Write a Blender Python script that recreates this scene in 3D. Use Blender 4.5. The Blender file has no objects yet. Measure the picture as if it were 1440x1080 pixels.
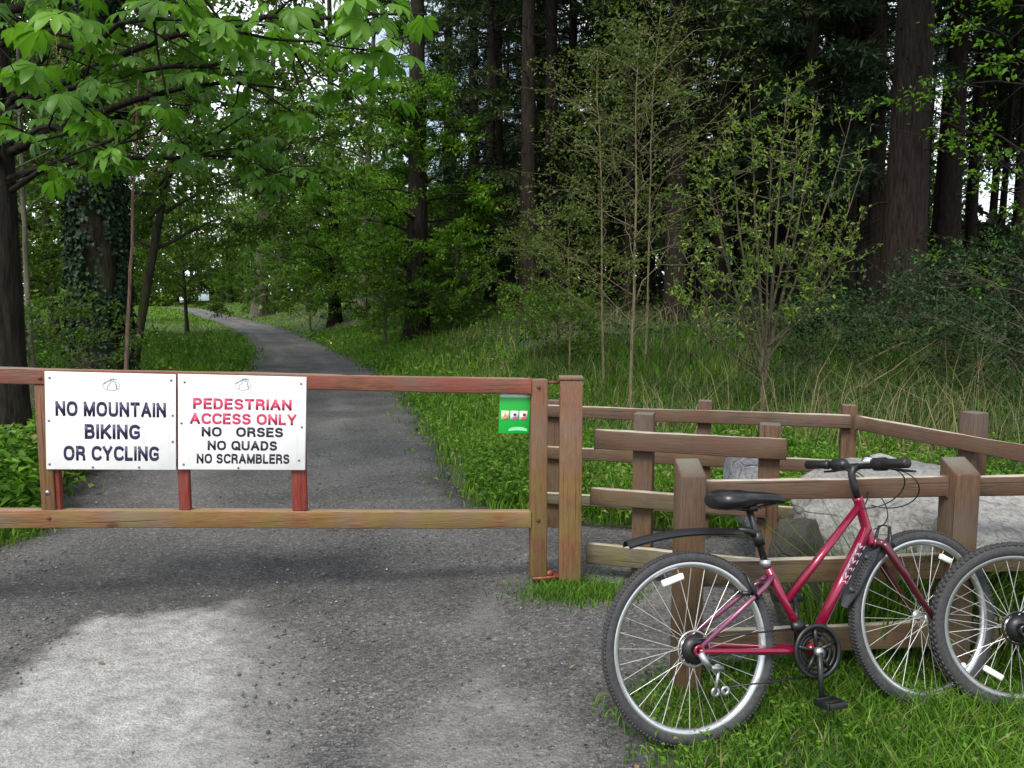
import bpy, math, random
import numpy as np
from mathutils import Vector, Matrix, Euler
R = math.radians
SC = bpy.context.scene
COL = SC.collection
# ------------------------------------------------------------------ camera, sky, sun, exposure
cam_d = bpy.data.cameras.new('camera'); cam = bpy.data.objects.new('camera', cam_d); COL.objects.link(cam)
PITCH = 6.06; CAMZ = 1.6
cam.location = (0, 0, CAMZ); cam.rotation_euler = (R(90 - PITCH), 0, 0)
cam_d.sensor_width = 36; cam_d.lens = 28.25; cam_d.clip_start = .05; cam_d.clip_end = 2000
SC.camera = cam
SUN_EL, SUN_AZ = 52, 205          # azimuth measured from +Y clockwise: where the sun stands
W = bpy.data.worlds.new('World'); SC.world = W; W.use_nodes = True
nt = W.node_tree; bg = nt.nodes['Background']
sky = nt.nodes.new('ShaderNodeTexSky'); sky.sky_type = 'NISHITA'; sky.sun_disc = False
sky.sun_elevation = R(SUN_EL); sky.sun_rotation = R(SUN_AZ); sky.dust_density = 2.0
tc = nt.nodes.new('ShaderNodeTexCoord'); nz = nt.nodes.new('ShaderNodeTexNoise')
nz.inputs['Scale'].default_value = 3.0; nz.inputs['Detail'].default_value = 6
rp = nt.nodes.new('ShaderNodeValToRGB'); rp.color_ramp.elements[0].position = .36; rp.color_ramp.elements[1].position = .58
mx = nt.nodes.new('ShaderNodeMix'); mx.data_type = 'RGBA'
nt.links.new(tc.outputs['Generated'], nz.inputs['Vector']); nt.links.new(nz.outputs['Fac'], rp.inputs['Fac'])
nt.links.new(rp.outputs['Color'], mx.inputs['Factor']); nt.links.new(sky.outputs['Color'], mx.inputs['A'])
mx.inputs['B'].default_value = (8.5, 8.9, 9.4, 1)
nt.links.new(mx.outputs['Result'], bg.inputs['Color'])
bg.inputs['Strength'].default_value = .13
sl = bpy.data.lights.new('sun', 'SUN'); sl.energy = 2.5; sl.angle = R(20); sl.color = (1, .95, .86)
so = bpy.data.objects.new('sun', sl); COL.objects.link(so)
sd = Vector((math.sin(R(SUN_AZ)) * math.cos(R(SUN_EL)), math.cos(R(SUN_AZ)) * math.cos(R(SUN_EL)), math.sin(R(SUN_EL))))
so.rotation_euler = sd.to_track_quat('Z', 'Y').to_euler(); so.location = sd * 60
SC.view_settings.view_transform = 'Standard'; SC.view_settings.look = 'None'
SC.view_settings.exposure = .5; SC.view_settings.gamma = 1

# ------------------------------------------------------------------ helpers
def ss(a, b, x):
    t = np.clip((np.asarray(x, float) - a) / (b - a), 0, 1); return t * t * (3 - 2 * t)
def at(px, py, Y):
    """world point where the 1440x1080 photo pixel meets the vertical plane y=Y"""
    p = R(PITCH); u = 540 - py
    d = np.array([px - 720, 1130 * math.cos(p) + u * math.sin(p), -1130 * math.sin(p) + u * math.cos(p)])
    return np.array([0, 0, CAMZ]) + d * (Y / d[1])
def vnoise(x, y, s, seed=0):
    x = np.asarray(x, float) / s + 17.3 * seed + 100; y = np.asarray(y, float) / s + 9.1 * seed + 100
    xi = np.floor(x); yi = np.floor(y); fx = x - xi; fy = y - yi
    fx = fx * fx * (3 - 2 * fx); fy = fy * fy * (3 - 2 * fy)
    def h(a, b):
        v = np.sin(a * 127.1 + b * 311.7 + seed * 74.7) * 43758.5453; return v - np.floor(v)
    return (h(xi, yi) * (1 - fx) + h(xi + 1, yi) * fx) * (1 - fy) + (h(xi, yi + 1) * (1 - fx) + h(xi + 1, yi + 1) * fx) * fy
def fbm(x, y, s, seed=0):
    return .5 * vnoise(x, y, s, seed) + .3 * vnoise(x, y, s / 2.1, seed + 1) + .2 * vnoise(x, y, s / 4.3, seed + 2)
PL = np.array([[-20, -4.5], [3.8, -3.5], [5.0, -3.35], [5.4, -3.3], [5.9, -3.55], [7.2, -3.95], [10, -4.55], [14, -5.2], [18.1, -5.9], [24, -7.7], [30.8, -10.1], [45, -15.7], [61, -22.9], [91, -37.2], [130, -62]])
PRR = np.array([[-20, .6], [2.6, .5], [3.0, .47], [3.35, .62], [3.6, 1.9], [5.0, 2.0], [5.35, 1.2], [5.6, .5], [6.0, -.2], [6.3, -.37], [10, -1.16], [12.9, -1.78], [15.1, -2.35], [18.1, -3.2], [24, -5.2], [30.8, -7.6], [45, -13.2], [61, -19.9], [91, -34.4], [130, -59]])
def pl(y): return np.interp(y, PL[:, 0], PL[:, 1])
def pr(y): return np.interp(y, PRR[:, 0], PRR[:, 1])
def G(x, y):
    x = np.asarray(x, float); y = np.asarray(y, float)
    r = ss(.3, 6.5, x - pr(y)); l = ss(.4, 4.5, pl(y) - x)
    z = r * (1.05 * ss(7, 20, y) + .9 * ss(20, 40, y)) * (1 - .75 * ss(-12, -30, x))
    z = z + l * .3 * ss(6, 14, y) * (1 - ss(20, 32, y))
    n = (fbm(x, y, 2.3, 3) - .5) * .28 * np.maximum(r, l) * ss(5.5, 9, y)
    return z + n + .5 * ss(62, 105, y)
def inside(x, y): return (x > pl(y)) & (x < pr(y))

class MB:
    def __init__(s): s.v = []; s.f = []; s.n = 0; s.t = []
    def add(s, v, f, tint=None):
        v = np.asarray(v, float).reshape(-1, 3)
        for a in (f if isinstance(f, list) else [f]):
            a = np.asarray(a, int)
            if a.size: s.f.append(a + s.n)
        s.t.append(np.full(len(v), .5) if tint is None else np.broadcast_to(np.asarray(tint, float), (len(v),)).copy())
        s.v.append(v); s.n += len(v); return s
    def tube(s, pts, rad, seg=8, cap=True, tint=None):
        P = np.asarray(pts, float); n = len(P); rad = np.broadcast_to(np.asarray(rad, float), (n,))
        T = np.gradient(P, axis=0); T /= np.linalg.norm(T, axis=1)[:, None] + 1e-12
        ref = np.array([0, 0, 1.]) if abs(T[0, 2]) < .9 else np.array([1., 0, 0])
        U = np.zeros_like(P); u = np.cross(ref, T[0])
        for i in range(n):
            u = u - T[i] * (u @ T[i]); u = u / (np.linalg.norm(u) + 1e-12); U[i] = u
        V = np.cross(T, U); a = np.arange(seg) * 2 * np.pi / seg
        ring = P[:, None] + rad[:, None, None] * (np.cos(a)[None, :, None] * U[:, None] + np.sin(a)[None, :, None] * V[:, None])
        i = np.arange(n - 1)[:, None] * seg; j = np.arange(seg)[None]; k = (j + 1) % seg
        f = np.stack([i + j, i + k, i + seg + k, i + seg + j], -1).reshape(-1, 4)
        vs = ring.reshape(-1, 3)
        if cap:
            vs = np.vstack([vs, P[:1], P[-1:]]); c0 = n * seg; jj = np.arange(seg); kk = (jj + 1) % seg
            t0 = np.stack([kk, jj, np.full(seg, c0)], -1); b = (n - 1) * seg
            t1 = np.stack([b + jj, b + kk, np.full(seg, c0 + 1)], -1)
            return s.add(vs, [f, t0, t1], tint)
        return s.add(vs, f, tint)
    def box(s, lo, hi, top=None, M=None):
        x0, y0, z0 = lo; x1, y1, z1 = hi
        v = np.array([[x0, y0, z0], [x1, y0, z0], [x1, y1, z0], [x0, y1, z0], [x0, y0, z1], [x1, y0, z1], [x1, y1, z1], [x0, y1, z1]], float)
        if top is not None: v[4:, 2] += np.asarray(top)
        if M is not None: v = v @ np.asarray(M).T
        return s.add(v, np.array([[3, 2, 1, 0], [4, 5, 6, 7], [0, 1, 5, 4], [1, 2, 6, 5], [2, 3, 7, 6], [3, 0, 4, 7]]))
    def lathe(s, prof, c=(0, 0, 0), seg=48, closed=True, ax='Y'):
        prof = np.asarray(prof, float); m = len(prof); a = np.arange(seg) * 2 * np.pi / seg
        r = prof[:, 0][None]; w = np.broadcast_to(prof[:, 1][None], (seg, m))
        X = np.cos(a)[:, None] * r; Z = np.sin(a)[:, None] * r
        v = np.stack([X, w, Z] if ax == 'Y' else [X, Z, w], -1).reshape(-1, 3) + np.asarray(c)
        i = np.arange(seg)[:, None]; j = np.arange(m if closed else m - 1)[None]; k = (j + 1) % m; i2 = (i + 1) % seg
        return s.add(v, np.stack([i * m + j, i * m + k, i2 * m + k, i2 * m + j], -1).reshape(-1, 4))
    def leaves(s, c, d, nrm, L, Wd, tint, fold=.25):
        """folded diamond leaves: base c, direction d, approximate normal nrm"""
        c = np.asarray(c, float); n = len(c)
        if n == 0: return s
        d = d / (np.linalg.norm(d, axis=1)[:, None] + 1e-9)
        sd_ = np.cross(d, nrm); sd_ /= np.linalg.norm(sd_, axis=1)[:, None] + 1e-9
        up = np.cross(sd_, d); L = np.broadcast_to(L, (n,))[:, None]; Wd = np.broadcast_to(Wd, (n,))[:, None]
        m = c + d * L * .45; q = up * Wd * fold
        v = np.stack([c, m + sd_ * Wd * .5 + q, c + d * L - q * .5, m - sd_ * Wd * .5 + q], 1).reshape(-1, 3)
        b = np.arange(n)[:, None] * 4
        f = np.concatenate([b + np.array([[0, 1, 2]]), b + np.array([[0, 2, 3]])], 0)
        return s.add(v, f, np.repeat(np.broadcast_to(tint, (n,)), 4))
    def build(s, name, mat, parent=None, smooth=True, bevel=0, kind=None):
        me = bpy.data.meshes.new(name)
        v = np.concatenate(s.v) if s.v else np.zeros((0, 3))
        me.vertices.add(len(v)); me.vertices.foreach_set('co', v.ravel().astype(np.float32))
        li = np.concatenate([a.ravel() for a in s.f]) if s.f else np.zeros(0, int); ln = np.concatenate([np.full(len(a), a.shape[1]) for a in s.f])
        me.loops.add(len(li)); me.loops.foreach_set('vertex_index', li.astype(np.int32))
        me.polygons.add(len(ln)); me.polygons.foreach_set('loop_start', (np.cumsum(ln) - ln).astype(np.int32))
        me.update(calc_edges=True); me.validate()
        at_ = me.attributes.new('tint', 'FLOAT', 'POINT'); at_.data.foreach_set('value', np.concatenate(s.t).astype(np.float32))
        if smooth: me.polygons.foreach_set('use_smooth', np.ones(len(ln), bool))
        for m in (mat if isinstance(mat, (list, tuple)) else [mat]): me.materials.append(m)
        o = bpy.data.objects.new(name, me); COL.objects.link(o)
        if parent: o.parent = parent
        if bevel:
            b = o.modifiers.new('bevel', 'BEVEL'); b.width = bevel; b.segments = 2; b.limit_method = 'ANGLE'
        if kind: o['kind'] = kind
        return o
def tag(o, label, cat, group=None, kind=None):
    o['label'] = label; o['category'] = cat
    if group: o['group'] = group
    if kind: o['kind'] = kind
    return o
def empty(name, loc, rot=(0, 0, 0), label=None, cat=None, group=None):
    o = bpy.data.objects.new(name, None); COL.objects.link(o); o.location = loc; o.rotation_euler = rot; o.empty_display_size = .2
    if label: tag(o, label, cat, group)
    return o
def inst(name, me, parent, rot=(0, 0, 0), scale=(1, 1, 1)):
    o = bpy.data.objects.new(name, me); COL.objects.link(o); o.parent = parent; o.rotation_euler = rot; o.scale = scale; return o
def unit(rs, n):
    v = rs.normal(size=(n, 3)); return v / np.linalg.norm(v, axis=1)[:, None]

# ------------------------------------------------------------------ materials
def new_mat(name):
    m = bpy.data.materials.new(name); m.use_nodes = True; t = m.node_tree
    return m, t, t.nodes['Principled BSDF'], t.nodes['Material Output']
def N(t, typ, **k):
    n = t.nodes.new(typ)
    for a, b in k.items():
        if a in n.inputs.keys(): n.inputs[a].default_value = b
        else: setattr(n, a, b)
    return n
def ramp(t, src, stops, interp='LINEAR'):
    r = t.nodes.new('ShaderNodeValToRGB'); e = r.color_ramp.elements; r.color_ramp.interpolation = interp
    while len(e) < len(stops): e.new(.5)
    for el, (p, c) in zip(e, stops): el.position = p; el.color = tuple(c) + (1,) if len(c) == 3 else c
    t.links.new(src, r.inputs['Fac']); return r.outputs['Color']
def mixc(t, fac, a, b, mode='MIX'):
    m = t.nodes.new('ShaderNodeMix'); m.data_type = 'RGBA'; m.blend_type = mode
    for s_, v in (('Factor', fac), ('A', a), ('B', b)):
        if hasattr(v, 'is_linked'): t.links.new(v, m.inputs[s_])
        else: m.inputs[s_].default_value = v if s_ == 'Factor' else tuple(v) + (1,)
    return m.outputs['Result']
def noise(t, scale, detail=4, sc3=None, coord='Object', rough=.55):
    c = t.nodes.new('ShaderNodeTexCoord'); src = c.outputs[coord]
    if sc3:
        mp = N(t, 'ShaderNodeMapping'); mp.inputs['Scale'].default_value = sc3; t.links.new(src, mp.inputs['Vector']); src = mp.outputs['Vector']
    n = N(t, 'ShaderNodeTexNoise', Scale=scale, Detail=detail, Roughness=rough); t.links.new(src, n.inputs['Vector']); return n.outputs['Fac']
def bump(t, b, h, strength=.4, dist=.01):
    n = N(t, 'ShaderNodeBump', Strength=strength, Distance=dist); t.links.new(h, n.inputs['Height']); t.links.new(n.outputs['Normal'], b.inputs['Normal'])
def plain(name, col, rough=.5, metal=0, coat=0, var=.12, scale=30):
    m, t, b, o = new_mat(name)
    n = noise(t, scale, 4)
    t.links.new(ramp(t, n, [(.3, [c * (1 - var) for c in col]), (.7, [min(1, c * (1 + var)) for c in col])]), b.inputs['Base Color'])
    b.inputs['Roughness'].default_value = rough; b.inputs['Metallic'].default_value = metal; b.inputs['Coat Weight'].default_value = coat
    return m
def leafmat(name, stops, transl=.35, rough=.5, spec=.25):
    m, t, b, o = new_mat(name)
    a = N(t, 'ShaderNodeAttribute', attribute_name='tint')
    c = ramp(t, a.outputs['Fac'], stops)
    t.links.new(c, b.inputs['Base Color']); b.inputs['Roughness'].default_value = rough; b.inputs['Specular IOR Level'].default_value = spec
    tr = N(t, 'ShaderNodeBsdfTranslucent'); t.links.new(mixc(t, 1.0, c, (1.15, 1.25, .7), 'MULTIPLY'), tr.inputs['Color'])
    ms = N(t, 'ShaderNodeMixShader', Fac=transl); t.links.new(b.outputs[0], ms.inputs[1]); t.links.new(tr.outputs[0], ms.inputs[2])
    t.links.new(ms.outputs[0], o.inputs['Surface']); return m
def wood(name, dark, light, axis='X', algae=0, red=None, rough=.75, top=(.46, .42, .35)):
    m, t, b, o = new_mat(name)
    s3 = {'X': (2.6, 26, 26), 'Z': (26, 26, 2.6), 'Y': (26, 2.6, 26)}[axis]
    g = noise(t, 3.0, 7, s3); big = noise(t, 5, 3)
    c = ramp(t, g, [(.25, dark), (.5, [(x + y) / 2 for x, y in zip(dark, light)]), (.75, light)])
    c = mixc(t, ramp(t, big, [(.42, (0, 0, 0)), (.62, (1, 1, 1))]), c, [x * .72 for x in light])
    fg = noise(t, 4.0, 6, {'X': (3, 75, 75), 'Z': (75, 75, 3), 'Y': (75, 3, 75)}[axis], rough=.6); ck = noise(t, 2.2, 3, {'X': (.5, 60, 60), 'Z': (60, 60, .5), 'Y': (60, .5, 60)}[axis])
    c = mixc(t, 1.0, c, ramp(t, fg, [(.3, (.55, .55, .55)), (.5, (1, 1, 1)), (.72, (1.3, 1.28, 1.25))]), 'MULTIPLY')
    c = mixc(t, ramp(t, noise(t, 2.6, 6), [(.45, (0, 0, 0)), (.7, (.6, .6, .6))]), c, [sum(light) / 3 * .95] * 3)
    c = mixc(t, ramp(t, ck, [(.30, (.85, .85, .85)), (.36, (0, 0, 0))]), c, [x * .35 for x in dark])
    if red: c = mixc(t, ramp(t, noise(t, 3.5, 5), [(.42, (0, 0, 0)), (.58, (.8, .8, .8))]), c, red)
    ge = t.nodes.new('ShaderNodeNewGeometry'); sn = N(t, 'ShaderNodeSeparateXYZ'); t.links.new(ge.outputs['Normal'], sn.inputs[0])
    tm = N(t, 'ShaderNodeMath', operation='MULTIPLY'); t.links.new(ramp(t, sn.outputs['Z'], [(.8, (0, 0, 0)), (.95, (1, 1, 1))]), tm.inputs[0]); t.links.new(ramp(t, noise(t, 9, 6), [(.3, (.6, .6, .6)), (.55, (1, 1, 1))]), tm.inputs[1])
    if top: c = mixc(t, tm.outputs[0], c, top)  # upward faces paler: sky light painted into the wood colour
    kv = N(t, 'ShaderNodeTexVoronoi', Scale=4.0); kc = t.nodes.new('ShaderNodeTexCoord'); km = N(t, 'ShaderNodeMapping'); km.inputs['Scale'].default_value = {'X': (.6, 1, 1), 'Z': (1, 1, .6), 'Y': (1, .6, 1)}[axis]
    t.links.new(kc.outputs['Object'], km.inputs['Vector']); t.links.new(km.outputs[0], kv.inputs['Vector'])
    c = mixc(t, ramp(t, kv.outputs['Distance'], [(.05, (.75, .75, .75)), (.11, (0, 0, 0))]), c, [x * .45 for x in dark])
    if algae:
        gm = t.nodes.new('ShaderNodeNewGeometry'); sp = N(t, 'ShaderNodeSeparateXYZ'); t.links.new(gm.outputs['Position'], sp.inputs[0])
        am = N(t, 'ShaderNodeMapRange'); am.inputs['From Min'].default_value = 1.0; am.inputs['From Max'].default_value = .2
        t.links.new(sp.outputs['Z'], am.inputs['Value'])
        ma = N(t, 'ShaderNodeMath', operation='MULTIPLY'); t.links.new(am.outputs[0], ma.inputs[0])
        t.links.new(ramp(t, noise(t, 6, 5), [(.36, (0, 0, 0)), (.62, (algae, algae, algae))]), ma.inputs[1])
        c = mixc(t, ma.outputs[0], c, (.17, .155, .03))
    t.links.new(c, b.inputs['Base Color']); b.inputs['Roughness'].default_value = rough; b.inputs['Specular IOR Level'].default_value = .25
    hm = N(t, 'ShaderNodeMath', operation='ADD'); t.links.new(fg, hm.inputs[0]); t.links.new(ramp(t, ck, [(.28, (0, 0, 0)), (.4, (1, 1, 1))]), hm.inputs[1]); bump(t, b, hm.outputs[0], .7, .004); return m
def barkm(name, dark, light, moss=None, sc=1.0):
    m, t, b, o = new_mat(name)
    g = noise(t, 4 * sc, 8, (5, 5, .8), rough=.65)
    c = ramp(t, g, [(.35, dark), (.65, light)])
    if moss: c = mixc(t, ramp(t, noise(t, 1.6, 4), [(.45, (0, 0, 0)), (.65, (.8, .8, .8))]), c, moss)
    t.links.new(c, b.inputs['Base Color']); b.inputs['Roughness'].default_value = .9; b.inputs['Specular IOR Level'].default_value = .1
    bump(t, b, g, .9, .05); return m

M = {}
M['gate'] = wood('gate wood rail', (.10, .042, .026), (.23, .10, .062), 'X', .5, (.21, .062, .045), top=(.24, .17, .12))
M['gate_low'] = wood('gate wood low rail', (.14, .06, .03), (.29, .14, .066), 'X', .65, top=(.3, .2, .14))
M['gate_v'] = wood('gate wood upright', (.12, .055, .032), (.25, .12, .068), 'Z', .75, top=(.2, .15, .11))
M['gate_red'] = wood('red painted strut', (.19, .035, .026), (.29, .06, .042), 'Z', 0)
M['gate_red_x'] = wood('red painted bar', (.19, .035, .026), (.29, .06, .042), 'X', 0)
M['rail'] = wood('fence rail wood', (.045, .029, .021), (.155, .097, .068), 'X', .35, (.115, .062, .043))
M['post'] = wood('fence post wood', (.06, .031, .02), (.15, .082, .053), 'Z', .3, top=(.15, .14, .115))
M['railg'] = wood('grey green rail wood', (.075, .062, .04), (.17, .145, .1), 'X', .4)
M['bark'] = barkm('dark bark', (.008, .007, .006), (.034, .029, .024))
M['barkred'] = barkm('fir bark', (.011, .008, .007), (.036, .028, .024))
M['barkivy'] = barkm('mossy bark', (.02, .018, .012), (.07, .06, .045), (.03, .045, .012))
M['barkpale'] = barkm('pale bark', (.06, .055, .042), (.2, .18, .14), (.09, .1, .05))
M['birch'] = barkm('sapling bark', (.10, .08, .05), (.29, .24, .15), None, 2)
M['twig'] = barkm('twig bark', (.06, .055, .035), (.16, .145, .095), None, 2)
M['sallowbark'] = barkm('sallow bark', (.10, .11, .055), (.24, .25, .15), None, 2)
M['redsap'] = barkm('reddish sapling bark', (.1, .06, .045), (.24, .16, .12), None, 2)
M['con'] = leafmat('conifer needles', [(0, (.024, .05, .03)), (.5, (.05, .092, .05)), (1, (.095, .15, .08))], .2, .6)
M['con2'] = leafmat('conifer needles olive', [(0, (.026, .042, .016)), (.5, (.046, .072, .026)), (1, (.095, .12, .045))], .22, .6)
M['broad'] = leafmat('broadleaf', [(0, (.034, .075, .010)), (.5, (.072, .145, .017)), (1, (.15, .26, .032))], .4, .45)
M['bright'] = leafmat('bright broadleaf', [(0, (.042, .10, .010)), (.5, (.09, .20, .014)), (1, (.18, .32, .026))], .45, .45)
M['chest'] = leafmat('chestnut leaf', [(0, (.035, .09, .010)), (.5, (.085, .21, .018)), (1, (.16, .34, .03))], .45, .42, .3)
M['olive'] = leafmat('olive leaf', [(0, (.045, .07, .015)), (.5, (.085, .125, .026)), (1, (.15, .19, .045))], .4, .5)
M['willow'] = leafmat('sallow leaf', [(0, (.07, .13, .018)), (.5, (.15, .25, .034)), (1, (.27, .38, .07))], .42, .45)
M['ivy'] = leafmat('ivy leaf', [(0, (.008, .02, .010)), (.6, (.018, .042, .018)), (1, (.03, .065, .024))], .12, .5, .2)
M['bramble'] = leafmat('bramble leaf', [(0, (.011, .032, .009)), (.5, (.021, .055, .016)), (1, (.055, .105, .028))], .25, .45)
M['grass'] = leafmat('grass', [(0, (.028, .075, .008)), (.5, (.07, .175, .013)), (.85, (.145, .29, .022)), (1, (.27, .25, .10))], .35, .5)
M['straw'] = leafmat('dry grass', [(0, (.07, .085, .028)), (.5, (.16, .15, .07)), (1, (.34, .28, .16))], .3, .6)
M['flower'] = plain('yellow flower', (.8, .7, .15), .6)

# ------------------------------------------------------------------ ground and path
def ground_mat():
    m, t, b, o = new_mat('forest soil')
    n = noise(t, .9, 8); n2 = noise(t, 14, 6)
    c = ramp(t, n, [(.3, (.035, .032, .018)), (.45, (.035, .06, .014)), (.68, (.055, .11, .022))])
    c = mixc(t, .5, c, ramp(t, n2, [(.35, (.02, .02, .012)), (.65, (.085, .085, .045))]))
    t.links.new(c, b.inputs['Base Color']); b.inputs['Roughness'].default_value = .95; bump(t, b, n2, .7, .04); return m
def gravel_mat():
    m, t, b, o = new_mat('gravel')
    tcn = t.nodes.new('ShaderNodeTexCoord')
    def vor(s):
        v = N(t, 'ShaderNodeTexVoronoi', Scale=s); t.links.new(tcn.outputs['Object'], v.inputs['Vector']); return v
    v1, v2 = vor(70), vor(190); n = noise(t, 1.3, 7); n3 = noise(t, 260, 3)
    sp = N(t, 'ShaderNodeSeparateColor'); t.links.new(v1.outputs['Color'], sp.inputs[0])
    sp2 = N(t, 'ShaderNodeSeparateColor'); t.links.new(v2.outputs['Color'], sp2.inputs[0])
    base = ramp(t, n, [(.3, (.09, .087, .086)), (.5, (.12, .116, .114)), (.72, (.155, .15, .147))])
    st = ramp(t, sp.outputs[0], [(0, (.55, .55, .55)), (.5, (.95, .95, .95)), (.93, (1.2, 1.2, 1.2)), (1, (1.8, 1.8, 1.78))])
    st2 = ramp(t, sp2.outputs[0], [(0, (.6, .6, .6)), (.6, (1, 1, 1)), (1, (1.5, 1.5, 1.5))])
    dark = mixc(t, 1.0, mixc(t, 1.0, base, st, 'MULTIPLY'), st2, 'MULTIPLY')
    pale_tone = mixc(t, 1.0, ramp(t, noise(t, 18, 8, rough=.7), [(.3, (.25, .246, .238)), (.5, (.37, .366, .354)), (.7, (.49, .482, .465))]), ramp(t, sp2.outputs[1], [(0, (.72, .72, .72)), (.5, (1, 1, 1)), (1, (1.2, 1.2, 1.2))]), 'MULTIPLY')
    pale_tone = mixc(t, 1.0, pale_tone, ramp(t, noise(t, 7, 10, rough=.75), [(.36, (.68, .68, .68)), (.5, (1, 1, 1)), (.66, (1.12, 1.12, 1.1))]), 'MULTIPLY')
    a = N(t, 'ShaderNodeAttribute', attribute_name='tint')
    # tint: .5 plain gravel, >.5 paler, <.5 darker, moist along the margins
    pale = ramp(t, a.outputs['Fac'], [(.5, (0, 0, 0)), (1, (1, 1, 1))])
    darken = ramp(t, a.outputs['Fac'], [(0, (.5, .5, .51)), (.5, (1, 1, 1))])
    c = mixc(t, 1.0, mixc(t, pale, dark, pale_tone), darken, 'MULTIPLY')
    t.links.new(c, b.inputs['Base Color']); b.inputs['Roughness'].default_value = .85; b.inputs['Specular IOR Level'].default_value = .3
    ad = N(t, 'ShaderNodeMath', operation='ADD'); t.links.new(v1.outputs['Distance'], ad.inputs[0]); t.links.new(n3, ad.inputs[1])
    bump(t, b, ad.outputs[0], .7, .012); return m
def grid(xs, ys, zf):
    X, Y = np.meshgrid(xs, ys); v = np.stack([X, Y, zf(X, Y)], -1).reshape(-1, 3); nx = len(xs)
    i = np.arange(len(ys) - 1)[:, None] * nx; j = np.arange(nx - 1)[None]
    return v, np.stack([i + j, i + j + 1, i + nx + j + 1, i + nx + j], -1).reshape(-1, 4)
xs = np.unique(np.concatenate([[-500, -250, -130], np.arange(-90, -16, 1.5), np.arange(-16, 14, .25), np.arange(14, 60, 1.5), [60, 100, 200, 500]]))
ys = np.unique(np.concatenate([[-400, -100, -40, -15], np.arange(-6, 24, .25), np.arange(24, 60, .8), np.arange(60, 135, 2.5), [135, 160, 220, 400, 700]]))
def gz(x, y):
    d = np.minimum(x - pl(y), pr(y) - x)
    return G(x, y) - .06 * ss(0, .3, d)
v, f = grid(xs, ys, gz)
MB().add(v, f).build('ground', ground_mat(), kind='structure')
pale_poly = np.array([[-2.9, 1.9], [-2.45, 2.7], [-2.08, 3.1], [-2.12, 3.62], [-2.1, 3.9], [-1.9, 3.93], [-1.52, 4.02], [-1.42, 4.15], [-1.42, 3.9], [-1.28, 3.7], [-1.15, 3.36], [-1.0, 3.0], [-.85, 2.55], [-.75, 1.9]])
def sdist(px, py, poly):
    d = np.full(px.shape, 1e9); ins = np.zeros(px.shape, bool); n = len(poly)
    for i in range(n):
        a, b = poly[i], poly[(i + 1) % n]; e = b - a
        t_ = np.clip(((px - a[0]) * e[0] + (py - a[1]) * e[1]) / (e @ e), 0, 1)
        d = np.minimum(d, np.hypot(px - a[0] - e[0] * t_, py - a[1] - e[1] * t_))
        c = ((a[1] > py) != (b[1] > py)) & (px < (b[0] - a[0]) * (py - a[1]) / (b[1] - a[1] + 1e-12) + a[0]); ins ^= c
    return np.where(ins, d, -d)
pm = MB()
yr = np.unique(np.concatenate([np.arange(-6, 1.8, .4), np.arange(1.8, 6.6, .03), np.arange(6.6, 20, .12), np.arange(20, 130, .8)]))
nu = 150; U = np.linspace(0, 1, nu)
X = np.zeros((len(yr), nu)); Y = np.repeat(yr[:, None], nu, 1)
jit = .07 * ss(2, 7, yr)
Lx = pl(yr) - .05 + (vnoise(yr * 0, yr, .35, 5) - .5) * .22 + (vnoise(yr * 0, yr, 1.3, 6) - .5) * .3
Rx = pr(yr) + .05 + (vnoise(yr * 0, yr, .3, 7) - .5) * .18 + (vnoise(yr * 0, yr, 1.1, 8) - .5) * .25
X = Lx[:, None] * (1 - U) + Rx[:, None] * U
Z = G(X, Y) * 0 + .004 + (fbm(X, Y, .9, 11) - .5) * .03 * ss(0, .1, U * (1 - U)) + (vnoise(X, Y, .05, 12) - .5) * .006
gpth = G(X, Y); Z = Z + gpth
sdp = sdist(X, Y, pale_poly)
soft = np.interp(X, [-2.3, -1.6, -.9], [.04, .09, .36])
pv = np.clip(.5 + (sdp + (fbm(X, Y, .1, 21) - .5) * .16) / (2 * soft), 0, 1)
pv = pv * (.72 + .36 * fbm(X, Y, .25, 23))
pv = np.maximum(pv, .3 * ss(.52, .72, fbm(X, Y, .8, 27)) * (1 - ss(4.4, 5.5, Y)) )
band = ss(3.7, 4.15, Y) * (1 - ss(4.7, 5.3, Y)) * ss(-3.4, -2.4, X) * (1 - ss(-.3, .3, X))  # darker band across the gravel beside the gate
dk_amt = np.clip(band * (.1 + .8 * (fbm(X, Y, .7, 25))), 0, 1) * (1 - pv)
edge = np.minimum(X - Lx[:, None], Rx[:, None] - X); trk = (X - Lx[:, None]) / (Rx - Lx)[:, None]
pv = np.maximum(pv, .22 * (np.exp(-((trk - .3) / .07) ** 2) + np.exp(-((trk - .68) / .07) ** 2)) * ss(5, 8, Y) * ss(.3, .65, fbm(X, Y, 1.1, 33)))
dk_amt = np.clip(dk_amt + (.75 * np.exp(-(np.maximum(edge, 0) / .16) ** 2) + .45 * ss(.56, .75, fbm(X, Y, 1.5, 35))) * (1 - pv) * (.5 + fbm(X, Y, .12, 37)), 0, 1)
tint = .5 + .5 * pv - .5 * dk_amt
i = np.arange(len(yr) - 1)[:, None] * nu; j = np.arange(nu - 1)[None]
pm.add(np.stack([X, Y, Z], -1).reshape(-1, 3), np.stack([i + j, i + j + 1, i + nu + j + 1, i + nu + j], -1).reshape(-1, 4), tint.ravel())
pm.build('gravel_path', gravel_mat(), kind='structure')
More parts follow.
